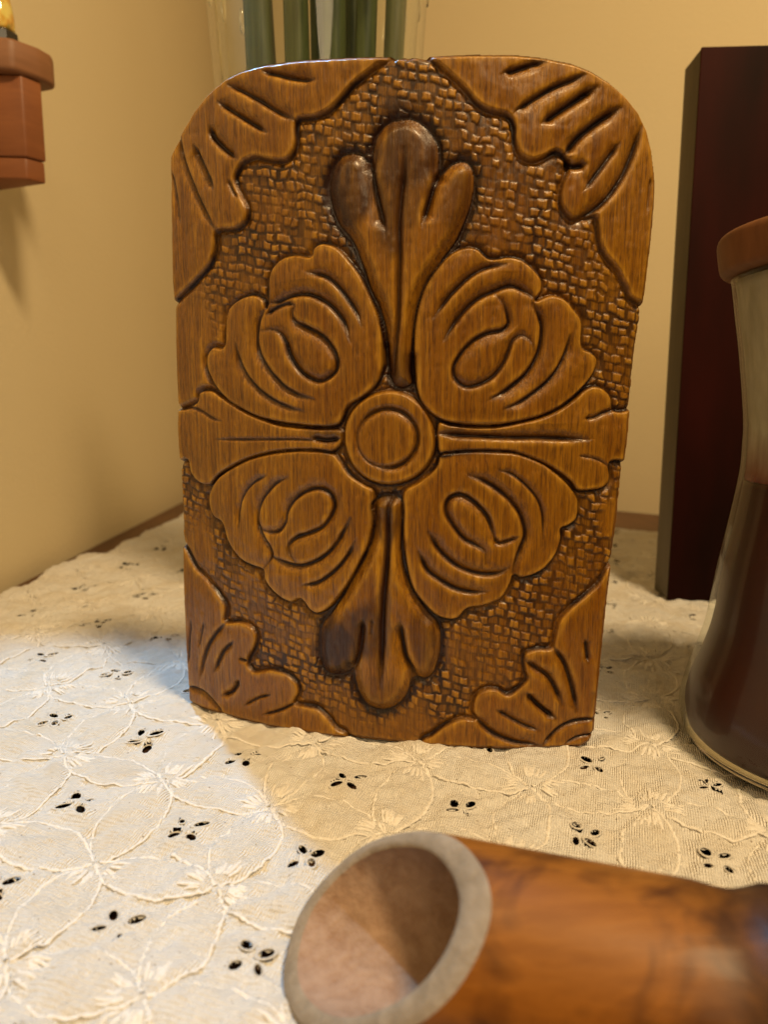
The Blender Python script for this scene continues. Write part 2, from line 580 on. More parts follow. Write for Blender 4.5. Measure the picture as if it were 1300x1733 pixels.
# upper left scroll
S(.75, 1.1, '3', [(755, 185), (850, 208), (920, 268), (980, 350), (1015, 410), (1030, 455)], side=1)
S(.85, 1.3, '3', [(545, 345), (600, 335), (680, 303), (760, 298), (845, 335), (900, 385), (945, 450), (975, 540)], side=1)
S(.8, 1.3, '3', [(690, 360), (676, 400), (698, 440), (760, 470), (830, 510), (882, 570), (908, 640), (890, 700), (820, 742), (745, 715), (695, 665), (658, 600), (640, 540), (610, 492), (565, 478), (525, 485)], side=-1)
S(.7, .9, '3', [(545, 400), (600, 362), (655, 345), (688, 352)], side=0)
S(.75, 1.1, '3', [(540, 360), (510, 420), (498, 480), (500, 560), (522, 625), (562, 690), (625, 760), (700, 808), (785, 832)], side=-1)
S(.7, 1.0, '3', [(388, 555), (408, 640), (450, 720), (510, 788), (580, 838), (650, 872), (722, 892)], side=-1)
# upper right scroll
S(.75, 1.1, '4', [(565, 138), (480, 150), (400, 190), (320, 262), (262, 330), (218, 395)], side=-1)
S(.85, 1.3, '4', [(712, 306), (650, 262), (585, 242), (505, 270), (430, 305), (360, 368), (308, 435), (268, 505)], side=-1)
S(.7, 1.0, '4', [(515, 285), (555, 330), (575, 390), (578, 430), (548, 458), (480, 472), (410, 508), (350, 570), (312, 640), (322, 700), (370, 735), (430, 727), (500, 690), (550, 630), (582, 560), (602, 510), (645, 485), (690, 515), (708, 560)], side=1)
S(.8, 1.3, '4', [(700, 330), (735, 400), (745, 460), (735, 540), (712, 605), (670, 670), (610, 722), (550, 766), (495, 792)], side=1)
S(.7, 1.0, '4', [(882, 485), (860, 570), (820, 650), (760, 720), (690, 775), (620, 820), (562, 842)], side=1)
# side leaves
S(.45, .6, '3', [(290, 1040), (500, 1040), (700, 1040), (840, 1048)], st=.8)
S(.9, 1.2, '3', [(780, 1030), (850, 1045), (920, 1035)], st=1.0)
S(.5, .7, '3', [(90, 890), (160, 878), (220, 900), (270, 932), (315, 947)], st=.7)
S(.9, 1.5, '4', [(225, 965), (330, 975), (450, 980), (600, 986), (720, 986), (850, 990), (975, 996)], side=1, st=.95)
S(.6, .8, '4', [(950, 892), (1000, 885), (1050, 862), (1110, 846)], st=.7)
S(.4, .5, '4', [(925, 1074), (990, 1084), (1040, 1103), (1072, 1130)], st=.5)
# lower left scroll
S(.55, .8, '5', [(545, 228), (480, 262), (430, 322), (407, 400), (405, 490)], side=-1)
S(.65, 1.0, '5', [(655, 238), (590, 270), (530, 340), (505, 400), (502, 470), (530, 540), (560, 590), (572, 640), (530, 705)], side=-1)
S(.7, 1.1, '5', [(502, 480), (540, 512), (600, 516), (638, 470), (650, 410), (690, 350), (750, 308), (815, 294), (870, 320), (892, 380), (872, 440), (830, 490), (760, 522), (700, 542), (660, 582), (662, 625), (695, 675)], side=1)
S(.7, 1.1, '5', [(575, 640), (640, 672), (710, 688), (780, 672), (850, 632), (900, 580), (942, 510), (976, 445)], side=-1)
S(.65, 1.0, '5', [(735, 787), (800, 777), (860, 742), (920, 690), (970, 622), (997, 565)], side=-1)
# lower right scroll
S(.5, .8, '6', [(605, 195), (670, 216), (740, 270), (798, 340), (824, 420), (826, 535)], side=1)
S(.8, 1.25, '6', [(452, 220), (530, 250), (612, 302), (682, 370), (722, 440), (736, 520), (712, 590), (690, 650), (674, 705)], side=1)
S(.75, 1.2, '6', [(590, 560), (570, 490), (550, 430), (500, 370), (440, 325), (390, 318), (345, 350), (340, 410), (380, 480), (430, 540), (490, 572), (535, 605), (540, 660)], side=1)
S(.6, .9, '6', [(580, 530), (605, 560), (655, 548), (700, 530)], st=.7)
S(.75, 1.2, '6', [(252, 505), (300, 590), (360, 650), (430, 692), (520, 716), (600, 712), (655, 685)], side=1)
S(.75, 1.2, '6', [(203, 605), (240, 690), (300, 740), (380, 785), (460, 806), (545, 805)], side=1)
# corner top left
S(.8, 1.4, '1', [(525, 155), (600, 170), (680, 188), (790, 202)], side=1)
S(.8, 1.2, '1', [(345, 222), (430, 260), (520, 310), (600, 360), (685, 402)], side=1)
S(.75, 1.3, '1', [(298, 312), (370, 360), (450, 410), (545, 468)], side=1)
S(.9, 1.4, '1', [(252, 435), (268, 490), (320, 545), (385, 600)], side=1)
S(.9, 1.4, '1', [(178, 540), (208, 610), (240, 680), (272, 750)], side=-1)
S(.75, 1.2, '1', [(103, 485), (114, 570), (140, 660), (175, 750), (210, 830), (240, 890), (275, 955)], side=-1)
S(.5, .8, '1', [(64, 670), (85, 780), (107, 930)], side=-1)
S(.6, .7, '1', [(345, 710), (372, 770), (395, 800)], st=.5)
# corner top right
S(.8, 1.2, '2', [(495, 160), (560, 140), (640, 113), (705, 104)], side=-1)
S(.75, 1.1, '2', [(555, 355), (620, 310), (700, 260), (780, 220), (905, 172)], side=-1)
S(1.15, 1.7, '2', [(690, 418), (760, 370), (850, 310), (920, 265), (972, 235)], st=.95)
S(1.15, 1.7, '2', [(805, 585), (870, 500), (940, 440), (1010, 390), (1088, 342)], st=.95)
S(1.0, 1.6, '2', [(815, 600), (850, 635), (915, 630)], st=1.0)
S(.75, 1.1, '2', [(910, 760), (970, 680), (1030, 600), (1085, 525)], side=1)
S(.85, 1.3, '2', [(860, 905), (930, 880), (1000, 830), (1060, 760), (1110, 680), (1150, 590), (1180, 500), (1197, 440)], side=1)
S(.4, .5, '2', [(1245, 700), (1225, 880)], st=.5)
# corner bottom left
S(.6, .9, '5', [(330, 985), (280, 1040), (240, 1110), (215, 1190), (205, 1265)], side=1)
S(.6, .9, '5', [(375, 1075), (320, 1130), (278, 1228)], side=1)
S(.8, 1.2, '5', [(405, 1275), (370, 1330), (322, 1352)])
S(.6, .8, '5', [(405, 1165), (440, 1178)])
S(.45, .7, '5', [(565, 1348), (500, 1366), (435, 1402)])
S(.5, .8, '5', [(690, 1392), (620, 1425), (530, 1450)])
S(.7, 1.0, '5', [(150, 1303), (220, 1330), (280, 1390), (335, 1465)], side=-1)
S(.45, .7, '5', [(225, 978), (198, 1105)])
S(.45, .7, '5', [(160, 965), (146, 1190)])
# corner bottom right
S(.75, 1.2, '6', [(485, 1425), (530, 1480), (600, 1525), (700, 1560), (815, 1572)], side=1)
S(.6, .9, '6', [(595, 1395), (670, 1440), (740, 1475), (805, 1497)], side=1)
S(1.0, 1.5, '6', [(745, 1315), (800, 1370), (850, 1410), (885, 1435)], st=1.0)
S(1.0, 1.2, '6', [(740, 1150), (790, 1185), (850, 1225), (890, 1290), (922, 1365)], st=.9)
S(.8, 1.2, '6', [(885, 1085), (930, 1150), (960, 1230), (985, 1330), (992, 1395)], side=-1)
S(.7, 1.0, '6', [(1040, 1045), (1052, 1155)])
S(.7, 1.0, '6', [(822, 1572), (900, 1490), (980, 1450), (1100, 1438)])
S(.5, .7, '6', [(935, 1562), (1000, 1527), (1090, 1512)])

# grid
G = 0.27
s_min, s_max = OUTLINE[:, 0].min() - 0.6, OUTLINE[:, 0].max() + 0.6
z_min, z_max = -0.6, OUTLINE[:, 1].max() + 0.6
OUTLINE[:, 1] = np.maximum(OUTLINE[:, 1], 0.05)
ns = int((s_max - s_min) / G) + 1
nz = int((z_max - z_min) / G) + 1
SS = s_min + G * np.arange(ns)
ZZ = z_min + G * np.arange(nz)
GS, GZ = np.meshgrid(SS, ZZ)


def line_field(P, pad, closed=False):
    """distance, parameter 0..1 and side sign for a polyline, in a window of the grid"""
    if closed:
        P = np.vstack([P, P[:1]])
    i0 = max(int((P[:, 0].min() - pad - s_min) / G), 0)
    i1 = min(int((P[:, 0].max() + pad - s_min) / G) + 2, ns)
    j0 = max(int((P[:, 1].min() - pad - z_min) / G), 0)
    j1 = min(int((P[:, 1].max() + pad - z_min) / G) + 2, nz)
    d = np.full((max(j1 - j0, 0), max(i1 - i0, 0)), 1e6)
    t = np.zeros_like(d)
    sg = np.zeros_like(d)
    if d.size == 0:
        return i0, i1, j0, j1, d, t, sg
    L = np.r_[0, np.cumsum(np.hypot(*np.diff(P, axis=0).T))]
    for k in range(len(P) - 1):
        a, b = P[k], P[k + 1]
        ia = max(int((min(a[0], b[0]) - pad - s_min) / G), i0)
        ib = min(int((max(a[0], b[0]) + pad - s_min) / G) + 2, i1)
        ja = max(int((min(a[1], b[1]) - pad - z_min) / G), j0)
        jb = min(int((max(a[1], b[1]) + pad - z_min) / G) + 2, j1)
        if ia >= ib or ja >= jb:
            continue
        x = SS[ia:ib][None, :] - a[0]
        y = ZZ[ja:jb][:, None] - a[1]
        e = b - a
        ll = e @ e + 1e-12
        u = np.clip((x * e[0] + y * e[1]) / ll, 0, 1)
        dd = np.hypot(x - u * e[0], y - u * e[1])
        w = (slice(ja - j0, jb - j0), slice(ia - i0, ib - i0))
        m = dd < d[w]
        d[w][m] = dd[m]
        t[w][m] = ((L[k] + u * math.sqrt(ll)) / L[-1])[m]
        sg[w][m] = np.sign(e[0] * y - e[1] * x)[m] if True else 0
    return i0, i1, j0, j1, d, t, sg


def inside(P):
    m = np.zeros((nz, ns), bool)
    a = P
    b = np.roll(P, -1, axis=0)
    for j in range(nz):
        z = ZZ[j]
        c = (a[:, 1] <= z) != (b[:, 1] <= z)
        if not c.any():
            continue
        xs = np.sort(a[c, 0] + (z - a[c, 1]) / (b[c, 1] - a[c, 1]) * (b[c, 0] - a[c, 0]))
        m[j] = (np.searchsorted(xs, SS) % 2) == 1
    return m


def vnoise(shape_scale, seed):
    """smooth value noise on the grid; shape_scale = (mm in s, mm in z)"""
    r = np.random.default_rng(seed)
    nx, ny = int((s_max - s_min) / shape_scale[0]) + 3, int((z_max - z_min) / shape_scale[1]) + 3
    g = r.standard_normal((ny, nx))
    fx = (SS - s_min) / shape_scale[0]
    fy = (ZZ - z_min) / shape_scale[1]
    ix, iy = fx.astype(int), fy.astype(int)
    ux, uy = fx - ix, fy - iy
    ux, uy = ux * ux * (3 - 2 * ux), uy * uy * (3 - 2 * uy)
    a = g[np.ix_(iy, ix)] * (1 - ux) + g[np.ix_(iy, ix + 1)] * ux
    b = g[np.ix_(iy + 1, ix)] * (1 - ux) + g[np.ix_(iy + 1, ix + 1)] * ux
    return a * (1 - uy[:, None]) + b * uy[:, None]


def sstep(a, b, x):
    t = np.clip((x - a) / (b - a), 0, 1)
    return t * t * (3 - 2 * t)


Hh = np.zeros((nz, ns))
stain = np.zeros((nz, ns))
burnt = np.zeros((nz, ns))
wear = np.zeros((nz, ns))
region = np.full((nz, ns), -1, int)
dist_any = np.full((nz, ns), 1e6)
palm_d = np.full((nz, ns), 1e6)

def spot(px, py, rs, rz):
    c = T('P', [(px, py)])[0]
    return np.exp(-((GS - c[0]) / rs) ** 2 - ((GZ - c[1]) / rz) ** 2)


# where neighbouring leaves run into each other the cuts are shallow and thin
soft = np.clip(spot(400, 735, 20, 13) + spot(930, 790, 15, 8) + spot(860, 700, 14, 5), 0, 1)
for k, (name, kind, P) in enumerate(motifs):
    ins = inside(P)
    i0, i1, j0, j1, d, t, sg = line_field(P, 9.0, True)
    D = np.full((nz, ns), 1e6)
    D[j0:j1, i0:i1] = d
    dist_any = np.minimum(dist_any, D)
    if kind == 'palm':
        palm_d = np.minimum(palm_d, D)
        h = -1.9 * (1 - sstep(-0.6, 3.8, D))
    elif kind == 'disc':
        h = -1.35 * (1 - sstep(-0.2, 1.3, D))
    elif kind == 'corner':
        h = -1.35 * (1 - sstep(-0.3, 0.95, D))
    else:
        h = -1.35 * (1 - sstep(-0.25, 0.85, D))
    h = h + (0.28 if kind != 'disc' else 0.1) * sstep(0.3, 6.5, np.minimum(D, 9)) - 0.2
    h = h * (1 - 0.5 * soft)
    m = ins & (region < 0)
    Hh[m] = h[m]
    region[m] = k
    vary = (1 - 0.4 * soft) * np.clip(0.72 + 0.38 * vnoise((6, 6), 50 + k), 0.3, 1.0)
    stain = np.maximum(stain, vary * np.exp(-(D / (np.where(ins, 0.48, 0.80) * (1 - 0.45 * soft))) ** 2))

ground = region < 0
# how deep the field is cut back: shallow and plain in the middle of both sides
cS, cZ = T('P', [(330, 620)])[0]
lft = np.exp(-(((GS - T('P', [(320, 600)])[0][0]) / 16) ** 2 + ((GZ - T('P', [(320, 620)])[0][1]) / 24) ** 2))
rgt = np.exp(-(((GS - T('P', [(1050, 900)])[0][0]) / 7) ** 2 + ((GZ - T('P', [(1045, 880)])[0][1]) / 9) ** 2))
lf2 = np.exp(-(((GS - T('P', [(330, 900)])[0][0]) / 9) ** 2 + ((GZ - T('P', [(330, 920)])[0][1]) / 10) ** 2))
lf3 = np.exp(-(((GS - T('P', [(420, 980)])[0][0]) / 11) ** 2 + ((GZ - T('P', [(420, 985)])[0][1]) / 9) ** 2))
plain = np.clip(lft * 1.15 + 0.8 * rgt + 0.7 * lf2 + 0.42 * lf3, 0, 1)
depth = 1.05 * (1 - 0.75 * plain)
gd = -(depth + (1.75 - depth) * np.exp(-(dist_any / 1.25) ** 2))
Hh[ground] = gd[ground]
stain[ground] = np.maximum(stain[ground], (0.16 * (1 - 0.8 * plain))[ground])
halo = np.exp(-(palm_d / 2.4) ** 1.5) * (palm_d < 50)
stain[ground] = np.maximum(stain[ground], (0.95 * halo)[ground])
Hh[ground] -= (0.55 * halo)[ground]

# chisel-punched chequer on the field: uneven little blocks
bx, bz = 3.0, 2.6
wS = GS + 0.38 * vnoise((4.5, 4.5), 31) + 0.18 * vnoise((1.6, 1.6), 32)
wZ = GZ + 0.34 * vnoise((4.5, 4.5), 33) + 0.16 * vnoise((1.6, 1.6), 34)
col_i = np.floor((wZ + 0.22 * wS) / bz).astype(int)
off = (col_i % 2) * 0.5 * bx + 0.55 * np.sin(col_i * 2.3)
row_i = np.floor((wS + off) / bx).astype(int)
tab = np.random.default_rng(5).random((400, 400, 5))
tt = tab[col_i % 400, row_i % 400]
fu = (wS + off) / bx - row_i - 0.5 + (tt[..., 0] - .5) * 0.30
fv = (wZ + 0.22 * wS) / bz - col_i - 0.5 + (tt[..., 1] - .5) * 0.30
hw, hh_ = 0.33 + 0.13 * tt[..., 2], 0.32 + 0.13 * tt[..., 3]
edge = np.maximum(np.abs(fu) / hw, np.abs(fv) / hh_)
block = 1 - sstep(0.72, 1.12, edge)
keep = sstep(0.18, 0.40, tt[..., 4])
pm = (1 - sstep(0.25, 0.65, plain + 0.10 * vnoise((5, 5), 3))) * sstep(0.25, 1.1, dist_any)
low = sstep(6.5, 11, GZ + 2.5 * vnoise((7, 7), 4))
pm *= (0.25 + 0.75 * low) * np.clip(0.9 + 0.3 * vnoise((11, 11), 35), 0.4, 1.15)
punch = pm * (block * keep * (0.55 + 0.55 * tt[..., 4]) + block * (fv * (tt[..., 1] - .3) + fu * (tt[..., 0] - .5)) * 0.6 - 0.25)
Hh[ground] += (0.34 * punch)[ground]
stain[ground] = np.clip(stain[ground] + (pm * 0.52 * (1 - block) + pm * 0.16 * (1 - keep) * block - pm * 0.10 * block * keep)[ground], 0, 1)

# gouged lines
for P, w, dep, side, st in strokes:
    i0, i1, j0, j1, d, t, sg = line_field(P, 4.2 * w)
    if d.size == 0:
        continue
    tap = np.minimum(sstep(-0.02, 0.16, t), sstep(-0.02, 0.20, 1 - t)) * 0.85 + 0.15
    asym = np.where(sg * side > 0, 2.1, 0.75) if side else 1.0
    ww = 0.92 * w * (0.45 + 0.55 * tap) * asym
    prof = np.exp(-(d / ww) ** 1.3)
    sl = (slice(j0, j1), slice(i0, i1))
    Hh[sl] -= 1.22 * dep * tap * prof
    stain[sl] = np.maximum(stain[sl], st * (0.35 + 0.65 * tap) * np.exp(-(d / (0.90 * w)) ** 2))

# dark burnt patches brushed on the palmettes (px ellipses)
for reg, cx, cy, rx, ry, rot, st in [('A', 240, 1010, 200, 380, .1, .92), ('A', 640, 740, 300, 370, 0, .80), ('A', 560, 1100, 150, 420, .1, .70), ('A', 1030, 1080, 110, 270, .2, .58), ('A', 700, 1100, 70, 240, 0, .50), ('A', 590, 400, 110, 80, 0, .8),
                                      ('B', 610, 610, 110, 190, 0, .75), ('B', 60, 1050, 150, 55, 0, .55), ('B', 130, 1050, 70, 80, 0, .6), ('B', 990, 1035, 110, 40, 0, .45),
                                      ('C', 265, 1180, 180, 280, .15, .97), ('C', 480, 1050, 180, 230, .1, .86), ('C', 560, 1480, 190, 130, 0, .35), ('C', 880, 1120, 120, 230, -.2, .58), ('C', 600, 250, 105, 200, 0, .60), ('C', 590, 950, 60, 330, 0, .55),
                                      ('C', 420, 900, 190, 60, -.5, .35)]:
    c0 = T(reg, [(cx, cy)])[0]
    ex = T(reg, [(cx + rx, cy)])[0]
    ey = T(reg, [(cx, cy - ry)])[0]
    ax_, ay_ = abs(ex[0] - c0[0]), abs(ey[1] - c0[1])
    u, v = GS - c0[0], GZ - c0[1]
    u, v = u * math.cos(rot) - v * math.sin(rot), u * math.sin(rot) + v * math.cos(rot)
    q = np.sqrt((u / ax_) ** 2 + (v / ay_) ** 2) + 0.10 * vnoise((3, 6), 9)
    burnt = np.maximum(burnt, st * (1 - sstep(0.62, 1.12, q)))
burnt *= np.clip(0.92 + 0.18 * vnoise((1.5, 5), 10), 0, 1)

# edges of the board: rounded over, bare where worn
i0, i1, j0, j1, d, t, sg = line_field(OUTLINE, 6.0, True)
dout = np.full((nz, ns), 1e6)
dout[j0:j1, i0:i1] = d
top_part = sstep(150, 185, GZ)
Hh -= (0.9 + 1.0 * top_part) * (1 - sstep(-0.1, 1.3 + 0.3 * top_part, dout))
wear = np.maximum(wear, (0.15 + 0.75 * top_part) * (1 - sstep(0.4, 1.35, dout + 0.3 * vnoise((2, 2), 21))))
stain *= 1 - 0.8 * wear
Hh *= 1.22
Hh = np.maximum(Hh, -4.2)
Hh += np.where(region >= 0, 0.05, 0.02) * np.abs(vnoise((2.6, 3.4), 43)) + 0.03 * vnoise((1.2, 1.6), 44)
Hh += 0.06 * vnoise((9, 30), 14) + 0.035 * vnoise((2.2, 6), 15) + 0.02 * vnoise((0.8, 3.5), 16)
stain = np.clip(stain + 0.05 * vnoise((3, 8), 17), 0, 1)
# soften one pass
Hh[1:-1, 1:-1] = 0.72 * Hh[1:-1, 1:-1] + 0.07 * (Hh[:-2, 1:-1] + Hh[2:, 1:-1] + Hh[1:-1, :-2] + Hh[1:-1, 2:])

# golden ridge highlights painted into the colour of the high spots


def blur(a, n):
    for axis in (0, 1):
        c = np.cumsum(np.pad(a, [(n + 1, n) if k == axis else (0, 0) for k in (0, 1)], mode='edge'), axis=axis)
        a = (np.take(c, np.arange(2 * n + 1, c.shape[axis]), axis) - np.take(c, np.arange(0, c.shape[axis] - 2 * n - 1), axis)) / (2 * n + 1)
    return a


ridge_glint = sstep(0.02, 0.42, Hh - blur(blur(Hh, 5), 5)) * np.clip(0.75 + 0.35 * vnoise((3, 5), 41) + 0.2 * vnoise((0.9, 2.5), 42), 0, 1)
ins_b = inside(OUTLINE)
# faces that touch the board; their outside corners are drawn in to the outline
touch = ins_b[:-1, :-1].astype(int) + ins_b[1:, :-1] + ins_b[:-1, 1:] + ins_b[1:, 1:]
face_ok = touch >= 2
PS, PZ = GS.copy(), GZ.copy()
use = np.zeros((nz, ns), bool)
use[:-1, :-1] |= face_ok
use[1:, :-1] |= face_ok
use[:-1, 1:] |= face_ok
use[1:, 1:] |= face_ok
jj, ii = np.nonzero(use & ~ins_b)
A_, B_ = OUTLINE, np.roll(OUTLINE, -1, axis=0)
Q = np.stack([GS[jj, ii], GZ[jj, ii]], -1)
e = B_ - A_
u = np.clip(((Q[:, None] - A_[None]) * e[None]).sum(-1) / ((e * e).sum(-1)[None] + 1e-9), 0, 1)
pt = A_[None] + u[..., None] * e[None]
near = np.argmin(((pt - Q[:, None]) ** 2).sum(-1), 1)
sn = pt[np.arange(len(Q)), near]
PS[jj, ii], PZ[jj, ii] = sn[:, 0], sn[:, 1]
PZ = np.maximum(PZ, 0.0)

BASE = np.array([0.0, 0.2125, 0.0])
th = PS / 1000 / BR
nx_, ny_ = np.sin(th), -np.cos(th)
co = np.stack([BC[0] + (BR + Hh / 1000) * nx_, BC[1] + (BR + Hh / 1000) * ny_, PZ / 1000], -1) - BASE
# normals from the relief
du = np.zeros_like(co)
dv = np.zeros_like(co)
th0 = GS / 1000 / BR
co0 = np.stack([BC[0] + (BR + Hh / 1000) * np.sin(th0), BC[1] - (BR + Hh / 1000) * np.cos(th0), GZ / 1000], -1)
du[:, 1:-1] = co0[:, 2:] - co0[:, :-2]
du[:, 0], du[:, -1] = du[:, 1], du[:, -2]
dv[1:-1] = co0[2:] - co0[:-2]
dv[0], dv[-1] = dv[1], dv[-2]
nrm = np.cross(du, dv)
nrm /= np.linalg.norm(nrm, axis=-1, keepdims=True) + 1e-12

board = empty('carved_board', BASE, 'upright arched board of brown varnished wood carved with leaves round a medallion', 'wood carving')
fr = region[:-1, :-1]
vid = np.arange(nz * ns).reshape(nz, ns)
quads = np.stack([vid[:-1, :-1], vid[:-1, 1:], vid[1:, 1:], vid[1:, :-1]], -1)
# the medallion's raised centre and the scrolls' buds are pieces of their own
boss = inside(T('B', [(528 + 212 * math.cos(a), 1100 + 210 * math.sin(a)) for a in ang]))
bud_polys = {3: T('3', [(645, 350), (600, 370), (540, 410), (525, 470), (580, 474), (622, 502), (645, 560), (670, 620), (710, 680), (770, 725), (825, 738), (880, 700), (900, 640), (880, 570), (830, 510), (760, 470), (698, 440), (678, 400), (672, 365)]),
             4: T('4', [(520, 285), (590, 255), (660, 310), (712, 375), (735, 450), (722, 530), (690, 515), (645, 487), (602, 510), (582, 560), (550, 630), (500, 690), (430, 727), (370, 735), (322, 700), (312, 640), (350, 570), (410, 508), (480, 472), (548, 458), (578, 430), (572, 370)]),
             5: T('5', [(540, 512), (600, 516), (638, 470), (650, 410), (690, 350), (750, 308), (815, 294), (870, 320), (892, 380), (872, 440), (830, 490), (760, 522), (700, 542), (660, 582), (662, 625), (690, 672), (640, 668), (575, 635), (555, 580)]),
             6: T('6', [(590, 560), (570, 490), (550, 430), (500, 370), (440, 325), (390, 318), (345, 350), (340, 410), (380, 480), (430, 540), (490, 572), (535, 605), (545, 665), (600, 690), (650, 670), (690, 620), (700, 560), (650, 552)])}


def board_piece(name, mask, parent, label=None):
    q = quads[mask]
    if len(q) == 0:
        return None
    ids, inv = np.unique(q, return_inverse=True)
    me = np_mesh(name, co.reshape(-1, 3)[ids], inv.reshape(-1, 4))
    for an, arr in (('stain', stain), ('burnt', burnt), ('wear', wear), ('ridge_glint', ridge_glint)):
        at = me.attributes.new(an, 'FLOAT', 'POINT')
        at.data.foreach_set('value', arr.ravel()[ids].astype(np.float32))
    me.normals_split_custom_set_from_vertices(nrm.reshape(-1, 3)[ids])
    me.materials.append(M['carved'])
    o = bpy.data.objects.new(name, me)
    if label:
        o['label'] = label
    return link(o, parent)


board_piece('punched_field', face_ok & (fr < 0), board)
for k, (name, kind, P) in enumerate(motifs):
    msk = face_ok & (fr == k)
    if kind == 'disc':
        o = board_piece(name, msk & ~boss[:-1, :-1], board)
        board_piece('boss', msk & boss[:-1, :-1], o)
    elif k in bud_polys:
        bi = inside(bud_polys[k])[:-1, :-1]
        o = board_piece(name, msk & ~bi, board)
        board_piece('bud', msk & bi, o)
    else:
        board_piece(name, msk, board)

# sides and back of the board
qa = quads[face_ok]
ed = np.concatenate([qa[:, [0, 1]], qa[:, [1, 2]], qa[:, [2, 3]], qa[:, [3, 0]]])
key = np.sort(ed, 1)
uq, idx, cnt = np.unique(key, axis=0, return_index=True, return_counts=True)
be = ed[idx[cnt == 1]]
ids, inv = np.unique(be, return_inverse=True)
inv = inv.reshape(-1, 2)
n0 = len(ids)
ths = th.ravel()[ids]
zs = PZ.ravel()[ids] / 1000
hs = Hh.ravel()[ids] / 1000
rings = []
for dep_ in (0.0, 0.006, 0.0125, 0.0140):
    rr = BR + (hs if dep_ == 0 else 0 * hs - dep_)
    ins_ = 0.0 if dep_ < 0.013 else 0.0012
    rings.append(np.stack([BC[0] + rr * np.sin(ths), BC[1] - rr * np.cos(ths), np.maximum(zs - ins_ * (zs > 0.1), 0)], -1) - BASE)
sco = np.concatenate(rings)
sq = []
for r in range(3):
    sq.append(np.stack([inv[:, 1] + r * n0, inv[:, 0] + r * n0, inv[:, 0] + (r + 1) * n0, inv[:, 1] + (r + 1) * n0], -1))
me = np_mesh('side_edge', sco, np.concatenate(sq))
for an, val in (('stain', 0.1), ('burnt', 0.0), ('wear', 0.75), ('ridge_glint', 0.0)):
    at = me.attributes.new(an, 'FLOAT', 'POINT')
    at.data.foreach_set('value', np.full(len(sco), val, np.float32))
me.materials.append(M['carved'])
link(bpy.data.objects.new('side_edge', me), board)
# plain back: rows of quads between the left and right outline
zr = np.linspace(0.0005, zs.max() - 0.0008, 60)
bv, bf = [], []
nc = 14
for z in zr:
    c = (OUTLINE[:, 1] <= z * 1000) != (np.roll(OUTLINE[:, 1], -1) <= z * 1000)
    a, b = OUTLINE[c], np.roll(OUTLINE, -1, axis=0)[c]
    xs = np.sort(a[:, 0] + (z * 1000 - a[:, 1]) / (b[:, 1] - a[:, 1]) * (b[:, 0] - a[:, 0]))
    lo_, hi_ = (xs[0], xs[-1]) if len(xs) >= 2 else (SS[0], SS[-1])
    for k in range(nc + 1):
        t_ = (lo_ + (hi_ - lo_) * k / nc) / 1000 / BR
        bv.append((BC[0] + (BR - 0.0139) * math.sin(t_) - BASE[0], BC[1] - (BR - 0.0139) * math.cos(t_) - BASE[1], z))
for r in range(len(zr) - 1):
    for k in range(nc):
        a = r * (nc + 1) + k
        bf.append((a + 1, a, a + nc + 1, a + nc + 2))
mesh_obj('back_panel', bv, bf, plain_wood('plain_board_back', (0.14, 0.05, 0.012), (0.24, 0.10, 0.025), 0.5, (300, 300, 8)), board)

# ------------------------------------------------------------------ the eyelet cloth
LXC = (-112.117, 36.205, -4.643, -0.754, -1.367, 0.495)
LYC = (228.624, -15.218, -40.446, 0.416, 1.683, 1.738)


def lat(i, j):
    b = (1, i, j, i * i, i * j, j * j)
    return sum(c * q for c, q in zip(LXC, b)) / 1000, sum(c * q for c, q in zip(LYC, b)) / 1000


cx0, cx1, cy0, cy1 = -0.2195, 0.345, 0.062, 0.90
CDX = 0.00066
nxc = int((cx1 - cx0) / CDX) + 1
xs_c = cx0 + CDX * np.arange(nxc)
ys = [cy0]
while ys[-1] < cy1:
    ys.append(ys[-1] + np.interp(ys[-1], [0.06, 0.2, 0.35, 0.7], [0.00050, 0.00062, 0.0011, 0.0022]))
ys_c = np.array(ys)
nyc = len(ys_c)
XX, YY = np.meshgrid(xs_c, ys_c)


def cnoise(scale, seed, rot=0.0):
    r = np.random.default_rng(seed)
    c, s = math.cos(rot), math.sin(rot)
    sx, sy = (scale if isinstance(scale, tuple) else (scale, scale))
    U = (XX * c - YY * s) / sx
    V = (XX * s + YY * c) / sy
    U -= U.min()
    V -= V.min()
    g = r.standard_normal((int(V.max()) + 3, int(U.max()) + 3))
    iu, iv = U.astype(int), V.astype(int)
    fu, fv = U - iu, V - iv
    fu, fv = fu * fu * (3 - 2 * fu), fv * fv * (3 - 2 * fv)
    return (g[iv, iu] * (1 - fu) + g[iv, iu + 1] * fu) * (1 - fv) + (g[iv + 1, iu] * (1 - fu) + g[iv + 1, iu + 1] * fu) * fv


CZ = 0.00070 * cnoise(0.030, 1) + 0.00050 * cnoise(0.012, 2) + 0.00030 * cnoise(0.0050, 3) + 0.00024 * cnoise(0.0024, 4) + 0.00015 * cnoise(0.0013, 5)
CZ += 0.00022 * cnoise((0.014, 0.0032), 16, 0.9) + 0.00022 * cnoise((0.012, 0.0030), 17, -0.6)
CZ += 0.0004 * cnoise((0.09, 0.012), 6, 0.5)
# lift a soft pleat behind the board on the left, as the cloth lies there
flat_mask = np.ones_like(CZ)
CZ -= 0.0003
cell_h = {}


def grid_z(x, y):
    i = int(np.clip((x - cx0) / CDX, 0, nxc - 1))
    j = int(np.clip(np.searchsorted(ys_c, y), 0, nyc - 1))
    return float(CZ[j, i])


def in_view(x, y, m=140):
    if y < 0.07:
        return False
    px, py = project(x, y, 0)
    return -m < px < 1300 + m and py < 1733 + m


